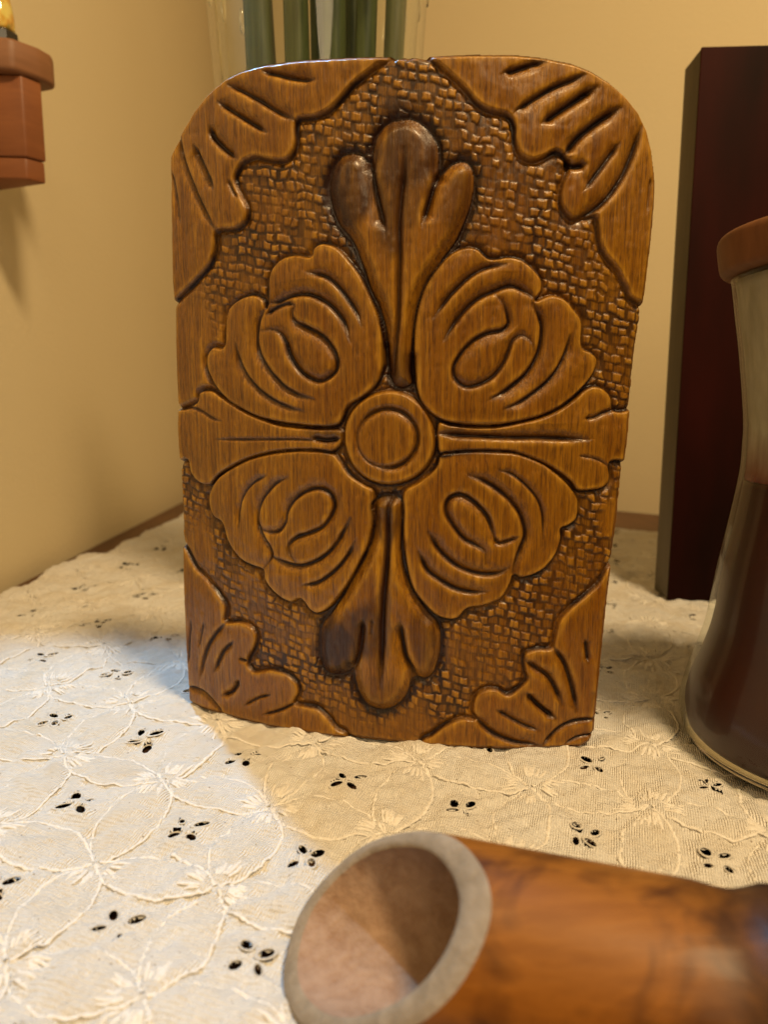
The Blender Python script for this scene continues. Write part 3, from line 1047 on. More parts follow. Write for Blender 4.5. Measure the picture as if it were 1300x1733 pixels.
# petals: lens shapes between neighbouring flowers, padded up; eyelets in the middles
def seg_pts(i, j, di, dj):
    a = np.array(lat(i + .5, j + .5))
    b = np.array(lat(i + .5 + di, j + .5 + dj))
    return a, b


petals, eyelets = [], []
for i in range(-6, 14):
    for j in range(-9, 6):
        ex, ey_ = lat(i, j)
        if in_view(ex, ey_) and cx0 + .006 < ex < cx1 and cy0 + .006 < ey_ < 0.60:
            eyelets.append((i, j, ex, ey_))
        for di, dj in ((1, 0), (0, 1)):
            a, b = seg_pts(i, j, di, dj)
            mid = (a + b) / 2
            L = np.linalg.norm(b - a)
            if L < .02 or L > .075:
                continue
            if in_view(*mid, m=170) and min(a[0], b[0]) > cx0 + .002 and max(a[0], b[0]) < cx1 and min(a[1], b[1]) > cy0 + .004 and max(a[1], b[1]) < 0.62:
                petals.append((a, b))

for a, b in petals:
    mid, L = (a + b) / 2, np.linalg.norm(b - a)
    e1 = (b - a) / L
    i0_, i1_ = np.searchsorted(xs_c, mid[0] - L * .6), np.searchsorted(xs_c, mid[0] + L * .6)
    j0_, j1_ = np.searchsorted(ys_c, mid[1] - L * .6), np.searchsorted(ys_c, mid[1] + L * .6)
    sl = (slice(j0_, j1_), slice(i0_, i1_))
    u = ((XX[sl] - mid[0]) * e1[0] + (YY[sl] - mid[1]) * e1[1]) / (L / 2)
    v = np.abs(-(XX[sl] - mid[0]) * e1[1] + (YY[sl] - mid[1]) * e1[0]) / (L * 0.235)
    prof = np.clip(1 - u * u, 0, None)
    q = v / (prof + 1e-3)
    CZ[sl] += np.where(prof > 0, 0.00065 * np.clip(1 - q ** 2, 0, 1) * np.sqrt(np.clip(prof, 0, 1)), 0) - 0.00040 * np.exp(-((q - 1.15) / .22) ** 2) * (prof > 0.02)

# cut the eyelet holes: (centre, radial half-length, half-width, angle)
holes = []
hr = np.random.default_rng(3)
for i, j, ex, ey_ in eyelets:
    pa, pb = np.array(lat(i + .5, j)), np.array(lat(i - .5, j))
    pc, pd = np.array(lat(i, j + .5)), np.array(lat(i, j - .5))
    d1, d2 = pa - pb, pc - pd
    for sx, sy in ((1, 1), (1, -1), (-1, 1), (-1, -1)):
        o_ = (sx * d1 * 0.5 + sy * d2 * 0.5)
        o_ = o_ / np.linalg.norm(o_)
        k = np.linalg.norm(d1) / .032
        rr = 0.0033 * k * hr.uniform(.9, 1.1)
        ct = np.array([ex, ey_]) + o_ * rr + hr.normal(size=2) * .00025
        sz = hr.choice([1.0, .85, 1.1, .55], p=[.5, .25, .15, .10])
        holes.append((ct, 0.00165 * k * sz * hr.uniform(.85, 1.2), 0.00098 * k * sz * hr.uniform(.8, 1.2), math.atan2(o_[1], o_[0]) + hr.normal() * .3, k))
hole_face = np.zeros((nyc, nxc), bool)
CDY = np.gradient(ys_c)
for ct, a_, b_, an, k in holes:
    R_ = a_ * 3.0
    i0_, i1_ = np.searchsorted(xs_c, ct[0] - R_), np.searchsorted(xs_c, ct[0] + R_)
    j0_, j1_ = np.searchsorted(ys_c, ct[1] - R_), np.searchsorted(ys_c, ct[1] + R_)
    if i1_ - i0_ < 2 or j1_ - j0_ < 2:
        continue
    sl = (slice(j0_, j1_), slice(i0_, i1_))
    x, y = XX[sl] - ct[0], YY[sl] - ct[1]
    u, v = x * math.cos(an) + y * math.sin(an), -x * math.sin(an) + y * math.cos(an)
    q = np.sqrt((u / a_) ** 2 + (v / b_) ** 2) + 1e-6
    CZ[sl] += 0.00045 * np.exp(-((q - 1.5) / .45) ** 2) - 0.0005 * (q < 1.12)
    m = q < 1
    xc, yc = x + CDX / 2, y + CDY[j0_:j1_, None] / 2
    uc, vc = xc * math.cos(an) + yc * math.sin(an), -xc * math.sin(an) + yc * math.cos(an)
    hole_face[sl] |= ((uc / a_) ** 2 + (vc / b_) ** 2) < 1.30
    u2, v2 = np.where(m, u / q, u), np.where(m, v / q, v)
    XX[sl] = ct[0] + u2 * math.cos(an) - v2 * math.sin(an)
    YY[sl] = ct[1] + u2 * math.sin(an) + v2 * math.cos(an)

# scalloped hem along the wall: the cloth stops short of it
ledge = np.interp(ys_c, [0.06, 0.40, 0.496, 0.515, 0.56, 0.60, 0.63, 0.70, 0.90], [-0.2192, -0.2192, -0.2190, -0.207, -0.2045, -0.206, -0.203, -0.1985, -0.196])
ledge = ledge + np.where(ys_c > 0.40, 0.0035 * np.abs(np.sin((ys_c - .40) * math.pi / 0.048)), 0.0)
bedge = np.interp(xs_c, [-0.22, -0.10, 0.2037, 0.2346, 0.345], [0.895, 0.86, 0.612, 0.590, 0.500]) - 0.004 * np.abs(np.sin(xs_c * math.pi / 0.045))
ok_v = (XX >= ledge[:, None]) & (YY <= bedge[None, :])
# pull the outside vertices onto the hem
f_ok = ok_v[:-1, :-1] | ok_v[1:, :-1] | ok_v[:-1, 1:] | ok_v[1:, 1:]
h4 = hole_face[:-1, :-1]
XX = np.maximum(XX, ledge[:, None])
YY = np.minimum(YY, bedge[None, :])
dl = np.minimum((XX - ledge[:, None]), (bedge[None, :] - YY))
CZ -= 0.0014 * np.exp(-(dl / 0.0015) ** 2)
f_ok &= ~h4
CZ = np.clip(CZ, -0.0026, 0.0019)
vid = np.arange(nyc * nxc).reshape(nyc, nxc)
cq = np.stack([vid[:-1, :-1], vid[:-1, 1:], vid[1:, 1:], vid[1:, :-1]], -1)[f_ok]
ids, inv = np.unique(cq, return_inverse=True)
cco = np.stack([XX.ravel(), YY.ravel(), CZ.ravel()], -1)[ids]
cme = np_mesh('tablecloth', cco, inv.reshape(-1, 4))
cme.materials.append(M['cloth'])
cloth = bpy.data.objects.new('tablecloth', cme)
shade_m = NT('eyelet_shade_brown')  # added dark sheet under the cloth, stands in for shade in the holes
shade_m.set(Base_Color=(0.045, 0.022, 0.012), Roughness=0.95, Specular_IOR_Level=0.05)
pdv = [(-0.2050, 0.075), (0.33, 0.075), (0.33, 0.470), (0.19, 0.590), (-0.10, 0.830), (-0.190, 0.830), (-0.190, 0.520), (-0.2050, 0.480)]
pad = mesh_obj('eyelet_shade_sheet', [(x, y, TZ + 0.0010) for x, y in pdv] + [(x, y, TZ + 0.0001) for x, y in pdv],
               [tuple(range(8)), tuple(range(15, 7, -1))] + [((k + 1) % 8, k, k + 8, (k + 1) % 8 + 8) for k in range(8)], shade_m.m, smooth=False)
tag(pad, 'dark sheet added under the tablecloth as shade inside its eyelets', 'table pad')
tag(cloth, 'white cotton tablecloth with embroidered petals and cut eyelet holes', 'tablecloth')
link(cloth)


def tube_mesh(polys, sides=6, flat=0.5):
    """polys: list of (pts (n,3), radii (n)) -> verts, faces"""
    V, Fc = [], []
    for P, R in polys:
        P = np.asarray(P)
        n = len(P)
        tg = np.gradient(P, axis=0)
        tg /= np.linalg.norm(tg, axis=1, keepdims=True) + 1e-12
        up = np.array([0, 0, 1.0])
        sd = np.cross(tg, up)
        sd /= np.linalg.norm(sd, axis=1, keepdims=True) + 1e-12
        b0 = len(V)
        for k in range(n):
            for q in range(sides):
                a = 2 * math.pi * q / sides
                V.append(P[k] + R[k] * (math.cos(a) * sd[k] + math.sin(a) * flat * up))
        for k in range(n - 1):
            for q in range(sides):
                q2 = (q + 1) % sides
                Fc.append((b0 + k * sides + q, b0 + k * sides + q2, b0 + (k + 1) * sides + q2, b0 + (k + 1) * sides + q))
    return V, Fc


def tri_quads(name, V, Fc, mat):
    me = np_mesh(name, np.array(V), np.array(Fc))
    me.materials.append(mat)
    return me


petals.sort(key=lambda ab: (ab[0][1] + ab[1][1]))
pr = np.random.default_rng(8)
rest = []
for n_, (a, b) in enumerate(petals):
    mid, L = (a + b) / 2, np.linalg.norm(b - a)
    e1 = (b - a) / L
    e2 = np.array([-e1[1], e1[0]])
    nseg = 44 if mid[1] < .3 else 20
    u = np.linspace(-0.97, 0.97, nseg)
    polys = []
    bul = pr.uniform(.19, .245)
    for sgn in (-1, 1):
        wob = np.interp(u, np.linspace(-1, 1, 7), pr.normal(size=7) * .0004)
        v = sgn * L * bul * (1 - u * u) ** 0.85 + wob
        p2 = mid + np.outer(u * L / 2, e1) + np.outer(v, e2)
        z = np.array([grid_z(*p) for p in p2])
        R = 0.00050 * (1 + 0.28 * np.sin(np.arange(nseg) * 2.4) + 0.12 * pr.normal(size=nseg)) * (0.75 + 0.5 * pr.random())
        polys.append((np.c_[p2, z - 0.00008], R))
    # satin stitches fanning into each end of the petal
    for end in (-1, 1):
        if pr.random() < .08:
            continue
        nst = int(pr.integers(6, 10))
        for k in range(nst):
            sp = ((k - (nst - 1) / 2) / ((nst - 1) / 2)) * 0.8 + pr.normal() * .12
            t_ = np.linspace(0.80, pr.uniform(.40, .62), 6)
            v = sp * L * 0.20 * (1 - t_ ** 2) * 0.75
            p2 = mid + np.outer(end * t_ * L / 2, e1) + np.outer(v, e2)
            z = np.array([grid_z(*p) for p in p2])
            polys.append((np.c_[p2, z - 0.00012], 0.00056 * np.array([.5, 1, 1.1, 1.1, .9, .35])))
    V, Fc = tube_mesh(polys, 6 if mid[1] < .3 else 4)
    if n_ < 260:
        me = tri_quads('embroidered_petal', V, Fc, M['thread'])
        link(bpy.data.objects.new('embroidered_petal', me), cloth)
    else:
        rest.append((V, Fc))
if rest:
    V, Fc = [], []
    for v_, f_ in rest:
        b0 = len(V)
        V += list(v_)
        Fc += [tuple(x + b0 for x in f) for f in f_]
    o = bpy.data.objects.new('far_embroidery', tri_quads('far_embroidery', V, Fc, M['thread']))
    o['kind'] = 'stuff'
    link(o, cloth)

# stitched rims of the eyelets: one shared ring, stretched to each hole
rv, rf = [], []
nr, nsd = 22, 6
for k in range(nr):
    a = 2 * math.pi * k / nr
    rad = 0.27 * (1 + 0.16 * math.sin(k * 2.6))
    for q in range(nsd):
        bq = 2 * math.pi * q / nsd
        rr = 1.26 + rad * math.cos(bq)
        rv.append((rr * math.cos(a), rr * math.sin(a), rad * math.sin(bq) * 1.0))
for k in range(nr):
    for q in range(nsd):
        k2, q2 = (k + 1) % nr, (q + 1) % nsd
        rf.append((k * nsd + q, k2 * nsd + q, k2 * nsd + q2, k * nsd + q2))
ring_me = tri_quads('eyelet', rv, rf, M['thread'])
holes.sort(key=lambda h: h[0][1])
for n_, (ct, a_, b_, an, k) in enumerate(holes[:280]):
    o = bpy.data.objects.new('eyelet', ring_me)
    o.location = (ct[0], ct[1], grid_z(ct[0] + a_ * 1.4 * math.cos(an), ct[1] + a_ * 1.4 * math.sin(an)) - 0.00012)
    o.rotation_euler = (0, 0, an)
    o.scale = (a_, b_, 0.0008)
    link(o, cloth)

# ------------------------------------------------------------------ bamboo tube lying in front
bam_C = np.array([-0.00237, 0.10988, 0.0169])
bam_r, bam_ri = 0.0169, 0.0136
phi = -0.3052
ax = np.array([math.cos(phi), math.sin(phi), 0.0])
sx_ = np.array([-math.sin(phi), math.cos(phi), 0.0])
uz = np.array([0, 0, 1.0])
naz, nel = 3.4196, 0.7056
cn = np.array([math.cos(naz) * math.cos(nel), math.sin(naz) * math.cos(nel), math.sin(nel)])
bam = empty('bamboo_tube', (bam_C[0], bam_C[1], 0.0), 'orange brown bamboo tube with slanted pale cut end lying on the cloth', 'bamboo')


def bamboo_mat():
    m = NT('lacquered_bamboo_skin')
    rot = (0, 0, -phi)
    f = m.noise(m.coords((40, 500, 500), rot), 1.0, 4, 0.6)
    tc = m.n('ShaderNodeTexCoord')
    mp = m.n('ShaderNodeMapping')
    mp.vector_type = 'POINT'
    mp.inputs['Rotation'].default_value = (0, 0, -phi)
    m.l(tc.outputs['Object'], mp.inputs['Vector'])
    sepv = m.n('ShaderNodeSeparateXYZ')
    m.l(mp.outputs[0], sepv.inputs[0])
    b = m.noise(mp.outputs[0], 75, 3, 0.6, 0.6)
    c = m.mix(m.ramp(f, [(0.3, 0.0), (0.75, 0.6)]), (0.205, 0.070, 0.008), (0.345, 0.132, 0.018))
    c = m.mix(m.ramp(b, [(0.46, 0.0), (0.68, 0.85)]), c, (0.060, 0.018, 0.004))
    nd = m.ramp(m.math('ADD', sepv.outputs['X'], m.math('MULTIPLY', b, 0.012)), [(0.0, 0.0), (1.0, 1.0)])
    x = m.math('ADD', sepv.outputs['X'], m.math('MULTIPLY', m.math('SUBTRACT', b, 0.5), 0.016))
    dk = m.math('SUBTRACT', 1.0, m.math('MINIMUM', 1.0, m.math('MULTIPLY', m.math('ABSOLUTE', m.math('SUBTRACT', x, 0.063)), 65.0)))
    dk = m.math('MAXIMUM', dk, 0.0)
    c = m.mix(dk, c, (0.022, 0.010, 0.006))
    m.set(Base_Color=c, Roughness=0.42, Specular_IOR_Level=0.28)
    m.bump(f, 0.25, 0.0005)
    return m.m


def fibre_mat(name, c1, c2):
    m = NT(name)
    v = m.coords((300, 300, 300))
    f = m.noise(v, 1.0, 5, 0.65)
    g = m.noise(m.coords((1, 1, 1)), 130, 3, 0.6)
    c = m.mix(m.ramp(f, [(0.3, 0.0), (0.7, 1.0)]), c1, c2)
    c = m.mix(m.ramp(g, [(0.5, 0.0), (0.75, 0.5)]), c, tuple(q * .7 for q in c1))
    m.set(Base_Color=c, Roughness=0.7, Specular_IOR_Level=0.2)
    m.bump(f, 0.8, 0.0008)
    return m.m


Mb, Mr, Mi = bamboo_mat(), fibre_mat('cut_bamboo_fibre', (0.26, 0.205, 0.14), (0.36, 0.29, 0.21)), fibre_mat('bamboo_bore', (0.29, 0.175, 0.11), (0.42, 0.29, 0.21))
NB = 96
tha = np.linspace(0, 2 * math.pi, NB, endpoint=False)


def bring(r, t=None, extra=0.0):
    sh = 0.0009 * (bam_r - r) / (bam_r - bam_ri)
    ring = r * (1 + 0.010 * np.sin(3 * tha + 1) + 0.006 * np.sin(7 * tha))[:, None] * (np.cos(tha)[:, None] * sx_ + np.sin(tha)[:, None] * uz) + sh * sx_ - 0.4 * sh * uz
    if t is None:
        tt_ = -(ring @ cn) / (ax @ cn) + extra
    else:
        tt_ = np.full(NB, t)
    return bam_C + ring + tt_[:, None] * ax - np.array([bam_C[0], bam_C[1], 0.0])


def loft(name, rings, mat, parent, flip=False):
    V = np.concatenate(rings)
    Fq = []
    for k in range(len(rings) - 1):
        for q in range(NB):
            q2 = (q + 1) % NB
            f = (k * NB + q, k * NB + q2, (k + 1) * NB + q2, (k + 1) * NB + q)
            Fq.append(f[::-1] if flip else f)
    return mesh_obj(name, V, Fq, mat, parent)


start = bring(bam_r, None, 0.0011)
body_rings = [start]
t_start = (start @ ax)
endt = 0.165
nodes_t = 0.062
prof_t = [(s, bam_r) for s in np.linspace(.08, 1, 26)]
base_t = start - (start @ ax)[:, None] * ax
for k in range(1, 60):
    w = k / 59.0
    pts = []
    for q in range(NB):
        t0 = start[q] @ ax
        t1 = t0 + (endt - t0) * w
        off_ = t1 - nodes_t
        rr = bam_r * (1 + 0.075 * math.exp(-(off_ / 0.0028) ** 2) - 0.035 * math.exp(-((off_ + 0.0062) / 0.003) ** 2) + 0.01 * math.exp(-((off_) / 0.012) ** 2)
                      + 0.004 * math.sin(3 * tha[q] + 20 * t1))
        ring = rr * (math.cos(tha[q]) * sx_ + math.sin(tha[q]) * uz)
        pts.append(np.array([0, 0, bam_C[2]]) + ring + t1 * ax)
    body_rings.append(np.array(pts))
culm = loft('culm', body_rings, Mb, bam, flip=True)
rim_rings = []
for r, extra in ((bam_r, .0011), (bam_r - .0003, .0005), (bam_r - .0009, .0001), (bam_r - .0018, 0), (bam_ri + .0012, 0), (bam_ri + .0005, .0002), (bam_ri, .0008)):
    rim_rings.append(bring(r, None, extra))
loft('cut_rim', rim_rings, Mr, bam, flip=False)
bore = [bring(bam_ri, None, .0008)]
for k in range(1, 12):
    w = k / 11
    p = bore[0].copy()
    t0 = p @ ax
    p = p + ((0.055 - t0) * w)[:, None] * ax
    bore.append(p)
bo = loft('bore', bore, Mi, bam, flip=False)
mesh_obj('node_wall', np.vstack([bring(bam_ri, 0.0549), [[0.0549 * ax[0], 0.0549 * ax[1], bam_C[2]]]]), [(q, (q + 1) % NB, NB) for q in range(NB)], Mi, bam)
mesh_obj('end_cap', np.vstack([body_rings[-1], [[endt * ax[0], endt * ax[1], bam_C[2]]]]), [((q + 1) % NB, q, NB) for q in range(NB)], Mr, bam)

# ------------------------------------------------------------------ waisted candle jar and its wooden lid
JC = (0.137, 0.205)
jar = empty('candle_jar', (JC[0], JC[1], 0.0), 'waisted glass candle jar holding dark red wax', 'candle')
prof_o = [(0.0414, 0.0036), (0.0426, 0.0070), (0.0432, 0.0124), (0.0411, 0.0227), (0.0387, 0.031), (0.0368, 0.0391), (0.0349, 0.0548), (0.0325, 0.0701),
          (0.0305, 0.0851), (0.0303, 0.095), (0.0307, 0.1032), (0.0330, 0.1209), (0.0350, 0.1330), (0.0362, 0.1405), (0.0366, 0.1420)]
po = smooth_curve(np.array(prof_o), 5)
prof_i = [(0.0350, 0.1420), (0.0343, 0.139), (0.0332, 0.1325), (0.0312, 0.1209), (0.0288, 0.1032), (0.0283, 0.095), (0.0285, 0.0851), (0.0303, 0.0701), (0.0327, 0.0548), (0.0345, 0.0391), (0.0372, 0.028), (0.0400, 0.020), (0.0412, 0.0124), (0.0405, 0.0070), (0.0394, 0.0036)]
pi_ = smooth_curve(np.array(prof_i), 5)
pi_[:, 0] = np.maximum(pi_[:, 0], 0)
po[:, 0] = np.maximum(po[:, 0], 0)
v, f = lathe([tuple(p) for p in po] + [(0.0360, 0.1427)] + [tuple(p) for p in pi_], 96, closed=True)
mesh_obj('glass_body', v, f, thin_glass('jar_glass', (0.93, 0.94, 0.90), 0.08, 0.40), jar)


def inner_r(z):
    zz = pi_[:, 1][::-1]
    return float(np.interp(z, zz, pi_[:, 0][::-1]))


v, f = lathe([(0.0, 0.0006)] + [tuple(p) for p in smooth_curve(np.array([(0.034, 0.0006), (0.0390, 0.0009), (0.0406, 0.0020), (0.0413, 0.0035)]), 5)] + [(0.0, 0.0035)], 96)
mesh_obj('glass_foot', v, f, glass('jar_foot_glass', (0.75, 0.72, 0.66), 0.03, 1.5), jar)
wp = [(0.0, 0.0037), (0.0390, 0.0037)] + [(inner_r(z) + 0.0003, z) for z in np.linspace(0.0050, 0.0815, 28)] + [(inner_r(0.082) + 0.0002, 0.0832), (inner_r(0.082) - 0.002, 0.0828), (0.018, 0.0822), (0.0, 0.0818)]
mw = NT('dark_red_wax')
mw.set(Base_Color=(0.034, 0.0026, 0.0016), Roughness=0.45, Subsurface_Weight=0.25, Subsurface_Radius=(0.010, 0.002, 0.001), Subsurface_Scale=0.6)
v, f = lathe(wp, 80)
mesh_obj('red_wax', v, f, mw.m, jar)
mf = NT('smoked_wax_film')
fn = mf.noise(mf.coords((60, 60, 25)), 1.0, 4, 0.6)
sz_ = mf.n('ShaderNodeSeparateXYZ')
mf.l(mf.coords(), sz_.inputs[0])
hz_ = mf.math('ADD', sz_.outputs['Z'], mf.math('MULTIPLY', mf.math('SUBTRACT', fn, 0.5), 0.022))
smear = mf.n('ShaderNodeMapRange')
smear.inputs['From Min'].default_value = 0.083
smear.inputs['From Max'].default_value = 0.100
smear.inputs['To Min'].default_value = 1.0
smear.inputs['To Max'].default_value = 0.0
mf.l(hz_, smear.inputs['Value'])
fcol = mf.mix(smear.outputs[0], mf.ramp(fn, [(0.3, (0.36, 0.32, 0.24)), (0.7, (0.54, 0.49, 0.39))]), (0.20, 0.030, 0.012))
mf.set(Base_Color=fcol, Roughness=0.6, Alpha=mf.ramp(fn, [(0.3, 0.55), (0.7, 0.85)]))
fp = [(inner_r(z) + 0.0003, z) for z in np.linspace(0.0834, 0.1416, 22)]
v, f = lathe(fp + [(r - 0.0009, z) for r, z in fp[::-1]], 80, closed=True)
mesh_obj('wax_film', v, f, mf.m, jar)
v, f = lathe([(0.0, 0.0825), (0.0009, 0.0828), (0.0009, 0.094), (0.0, 0.0945)], 10)
mesh_obj('wick', v, f, plain_wood('charred_wick', (0.02, 0.015, 0.01), (0.04, 0.03, 0.02), 0.9), jar)

lid_z = 0.1430
lp = [(0.0, 0.0), (0.036, 0.0), (0.0390, 0.0006), (0.0398, 0.0020), (0.0407, 0.0068), (0.0409, 0.0092), (0.0401, 0.0108), (0.0382, 0.0115), (0.0, 0.0115)]
lps = [lp[0], lp[1]] + [tuple(p) for p in smooth_curve(np.array(lp[2:8]), 5)] + [lp[8]]
v, f = lathe(lps, 96)
lid = mesh_obj('jar_lid', v, f, plain_wood('matte_brown_lid_wood', (0.135, 0.055, 0.021), (0.20, 0.085, 0.034), 0.6, (20, 160, 60), 0.15, 0.2), None, loc=(JC[0], JC[1], lid_z))
tag(lid, 'round brown wooden lid sitting on the candle jar', 'lid')

# ------------------------------------------------------------------ tall dark red panel standing behind the jar
bxl, bxr, byf, byb, bzt = 0.1546, 0.285, 0.3745, 0.3975, 0.2775
mbx = NT('dark_maroon_lacquer')
tcn = mbx.coords()
sepx = mbx.n('ShaderNodeSeparateXYZ')
mbx.l(tcn, sepx.inputs[0])
nz_ = mbx.noise(mbx.coords((30, 30, 8)), 1.0, 3, 0.5)
cc = mbx.ramp(nz_, [(0.3, (0.008, 0.0028, 0.0018)), (0.7, (0.030, 0.0048, 0.0034))])
mbx.set(Base_Color=cc, Roughness=0.6, Specular_IOR_Level=0.05)
mbe = plain_wood('greyish_board_edge', (0.070, 0.055, 0.030), (0.10, 0.078, 0.045), 0.6, (200, 200, 10), 0.15)
tbx = empty('dark_panel', ((bxl + bxr) / 2, (byf + byb) / 2, 0.0), 'tall dark maroon panel with grey edge standing behind the candle jar', 'panel')
tbx.rotation_euler = (0, 0, math.radians(-3.0))
hw_, hd_ = (bxr - bxl) / 2, (byb - byf) / 2
bevel_box('core', -hw_, hw_, -hd_ + 0.0016, hd_, 0.0004, bzt - 0.0002, 0.0006, mbe, tbx)
bevel_box('front_face', -hw_ - 0.0002, hw_ + 0.0002, -hd_, -hd_ + 0.0015, 0.0004, bzt, 0.0005, mbx.m, tbx)
# keep the near left corner where it stands
c_, s_ = math.cos(math.radians(-3)), math.sin(math.radians(-3))
tbx.location = (bxl - (-hw_ * c_ - (-hd_) * s_), byf - (-hw_ * s_ + (-hd_) * c_), 0.0)

# ------------------------------------------------------------------ wooden bracket on the left wall with a little figure
Mk = plain_wood('reddish_bracket_wood', (0.20, 0.062, 0.018), (0.28, 0.098, 0.030), 0.5, (30, 30, 120), 0.2)
wall_x = -0.2236
br_ = empty('wall_bracket', (wall_x, 0.443, 0.225), 'reddish brown wooden bracket with overhanging cap fixed on the left wall', 'bracket')
Mk2 = plain_wood('brown_cap_wood', (0.20, 0.085, 0.035), (0.28, 0.125, 0.055), 0.5, (30, 30, 120), 0.2)


def wall_prism(name, plan, z0, z1, bev, mat):
    import bmesh
    bm = bmesh.new()
    lo_v = [bm.verts.new((x - wall_x, y - 0.443, z0 - 0.225)) for x, y in plan]
    hi_v = [bm.verts.new((x - wall_x, y - 0.443, z1 - 0.225)) for x, y in plan]
    n = len(plan)
    bm.faces.new(lo_v[::-1])
    bm.faces.new(hi_v)
    for k in range(n):
        bm.faces.new((lo_v[k], lo_v[(k + 1) % n], hi_v[(k + 1) % n], hi_v[k]))
    bmesh.ops.recalc_face_normals(bm, faces=bm.faces[:])
    bmesh.ops.bevel(bm, geom=bm.edges[:], offset=bev, segments=3, profile=0.5, affect='EDGES')
    me = bpy.data.meshes.new(name)
    bm.to_mesh(me)
    bm.free()
    for p in me.polygons:
        p.use_smooth = True
    me.set_sharp_from_angle(angle=math.radians(30))
    me.materials.append(mat)
    return link(bpy.data.objects.new(name, me), br_)


wx_ = wall_x + 0.0004
wall_prism('cap', [(wx_, 0.3960), (-0.1940, 0.4010), (-0.1845, 0.4120), (-0.1815, 0.4200), (-0.1830, 0.4260), (wx_, 0.4400)], 0.2785, 0.2945, 0.0022, Mk2)
wall_prism('body', [(wx_, 0.4040), (-0.1925, 0.4060), (-0.1858, 0.4150), (wx_, 0.4300)], 0.2375, 0.2784, 0.0010, Mk)
wall_prism('foot', [(wx_, 0.4045), (-0.1932, 0.4065), (-0.1868, 0.4150), (wx_, 0.4290)], 0.2262, 0.2372, 0.0010, Mk)

vt = empty('votive_glass', (wall_x + 0.0185, 0.4130, 0.2946), 'small amber and green glass votive in a dark foot on the wall bracket', 'votive')
md = NT('black_foot_glaze')
md.set(Base_Color=(0.012, 0.010, 0.009), Roughness=0.2)
v, f = lathe([(0, 0.0001), (0.0085, 0.0001), (0.0092, 0.0012), (0.0092, 0.0060), (0.0080, 0.0072), (0, 0.0072)], 8)
mesh_obj('foot', v, f, md.m, vt, smooth=False)
ma = NT('amber_green_glass')
an_ = ma.noise(ma.coords((140, 140, 90)), 1.0, 2)
ma.set(Base_Color=ma.ramp(an_, [(0.42, (0.95, 0.80, 0.22)), (0.55, (0.80, 0.42, 0.06)), (0.66, (0.20, 0.26, 0.05))]), Roughness=0.08, Transmission_Weight=0.35, Coat_Weight=0.6)
vp = smooth_curve(np.array([(0.0, 0.0074), (0.0062, 0.0075), (0.0074, 0.011), (0.0070, 0.018), (0.0056, 0.026), (0.0050, 0.034), (0.0064, 0.042), (0.0060, 0.048), (0.0, 0.051)]), 5)
vp[:, 0] = np.maximum(vp[:, 0], 0)
v, f = lathe([tuple(p) for p in vp], 40)
mesh_obj('glass_body', v, f, ma.m, vt)

# ------------------------------------------------------------------ glass vase of green blades behind the board
VC = (-0.031, 0.362)
vase = empty('glass_vase', (VC[0], VC[1], 0.0), 'clear cut glass vase standing behind the carved board', 'vase')
zo = np.array([0.0, 0.004, 0.02, 0.08, 0.16, 0.24, 0.29, 0.33])
ro = np.array([0.030, 0.033, 0.034, 0.0375, 0.0425, 0.0475, 0.0510, 0.0540])
pz = np.linspace(0.004, 0.322, 40)
pr_o = [(0.0, 0.0005), (0.0300, 0.0005)] + [(float(np.interp(z, zo, ro)), float(z)) for z in pz]
pr_i = [(float(np.interp(z, zo, ro)) - 0.0036, float(z)) for z in pz[::-1] if z > 0.016] + [(0.020, 0.0135), (0.0, 0.0130)]
v, f = lathe(pr_o + [(0.0518, 0.3232)] + pr_i, 72)
gv = mesh_obj('vase_wall', v, f, thin_glass('clear_vase_glass', (0.975, 0.985, 0.97), 0.03, 0.8), vase)
# ring of cut ovals
ov, of = [], []
import bmesh
bm = bmesh.new()
bmesh.ops.create_uvsphere(bm, u_segments=12, v_segments=8, radius=1.0)
ome = bpy.data.meshes.new('cut_oval')
bm.to_mesh(ome)
bm.free()
for p in ome.polygons:
    p.use_smooth = True
ome.materials.append(glass('cut_glass', (0.97, 0.98, 0.96), 0.02, 1.5))
for k in range(24):
    a = 2 * math.pi * (k + .5) / 24
    r = float(np.interp(0.298, zo, ro)) + 0.0004
    o = bpy.data.objects.new('cut_oval', ome)
    o.location = (r * math.cos(a), r * math.sin(a), 0.298)
    o.rotation_euler = (0, 0, a)
    o.scale = (0.0011, 0.0016, 0.0062)
    link(o, vase)

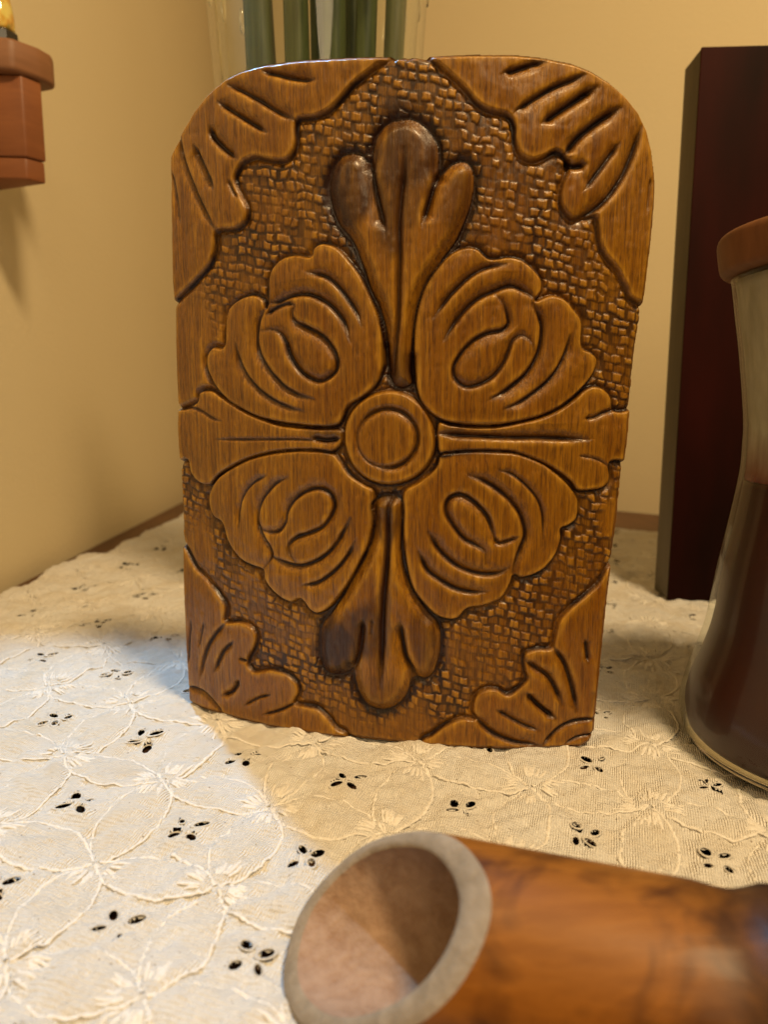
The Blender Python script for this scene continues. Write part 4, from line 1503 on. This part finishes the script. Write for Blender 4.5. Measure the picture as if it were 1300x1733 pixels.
mg = NT('green_leaf_blade')
gn = mg.noise(mg.coords((500, 500, 14)), 1.0, 4, 0.6)
mg.set(Base_Color=mg.ramp(gn, [(0.3, (0.028, 0.042, 0.013)), (0.7, (0.080, 0.100, 0.032))]), Roughness=0.42, Specular_IOR_Level=0.28)
mg.bump(gn, 0.3, 0.0006)


def blade(x0, y0, x1, y1, w, z0=0.016, z1=0.345):
    V, Fq = [], []
    n, q_ = 22, 16
    for k in range(n + 1):
        t = k / n
        z = z0 + (z1 - z0) * t
        cx_ = x0 + (x1 - x0) * t
        cy_ = y0 + (y1 - y0) * t
        ww = w / 2 * (0.93 + 0.07 * math.sin(7 * t + x0 * 900))
        for q in range(q_):
            a = 2 * math.pi * q / q_
            rib = 1 + 0.05 * math.cos(5 * a)
            V.append((cx_ + ww * rib * math.cos(a), cy_ + 0.62 * ww * rib * math.sin(a), z))
    for k in range(n):
        for q in range(q_):
            q2 = (q + 1) % q_
            Fq.append((k * q_ + q, k * q_ + q2, (k + 1) * q_ + q2, (k + 1) * q_ + q))
    Fq.append(tuple(range(q_ - 1, -1, -1)))
    Fq.append(tuple(n * q_ + q for q in range(q_)))
    return V, Fq


blades = [(-0.016, -.014, -0.0275, -.018, 0.0146, 'broad dark green leaf stem near the left side of the vase'),
          (-0.004, -.022, -0.0080, -.030, 0.0108, 'green leaf stem in the vase beside a pale gap'),
          (0.001, -.004, 0.0012, -.006, 0.0090, 'blackish green leaf stem standing deep in the vase'),
          (0.005, -.020, 0.0105, -.028, 0.0112, 'mid green leaf stem upright in the middle of the vase'),
          (0.009, -.002, 0.0175, .000, 0.0080, 'narrow dark green leaf stem behind its brighter neighbours'),
          (0.012, -.018, 0.0262, -.024, 0.0104, 'green leaf stem leaning towards the right of the vase'),
          (0.022, -.006, 0.0395, -.010, 0.0100, 'slim green leaf stem nearest the right wall of the vase')]
for (a, b, c, d_, w, lab) in blades:
    V, Fq = blade(a, b, c, d_, w)
    o = mesh_obj('leaf_stem', V, Fq, mg.m, None, loc=(VC[0], VC[1], 0.0))
    tag(o, lab, 'stem', 'green stems standing in the glass vase')
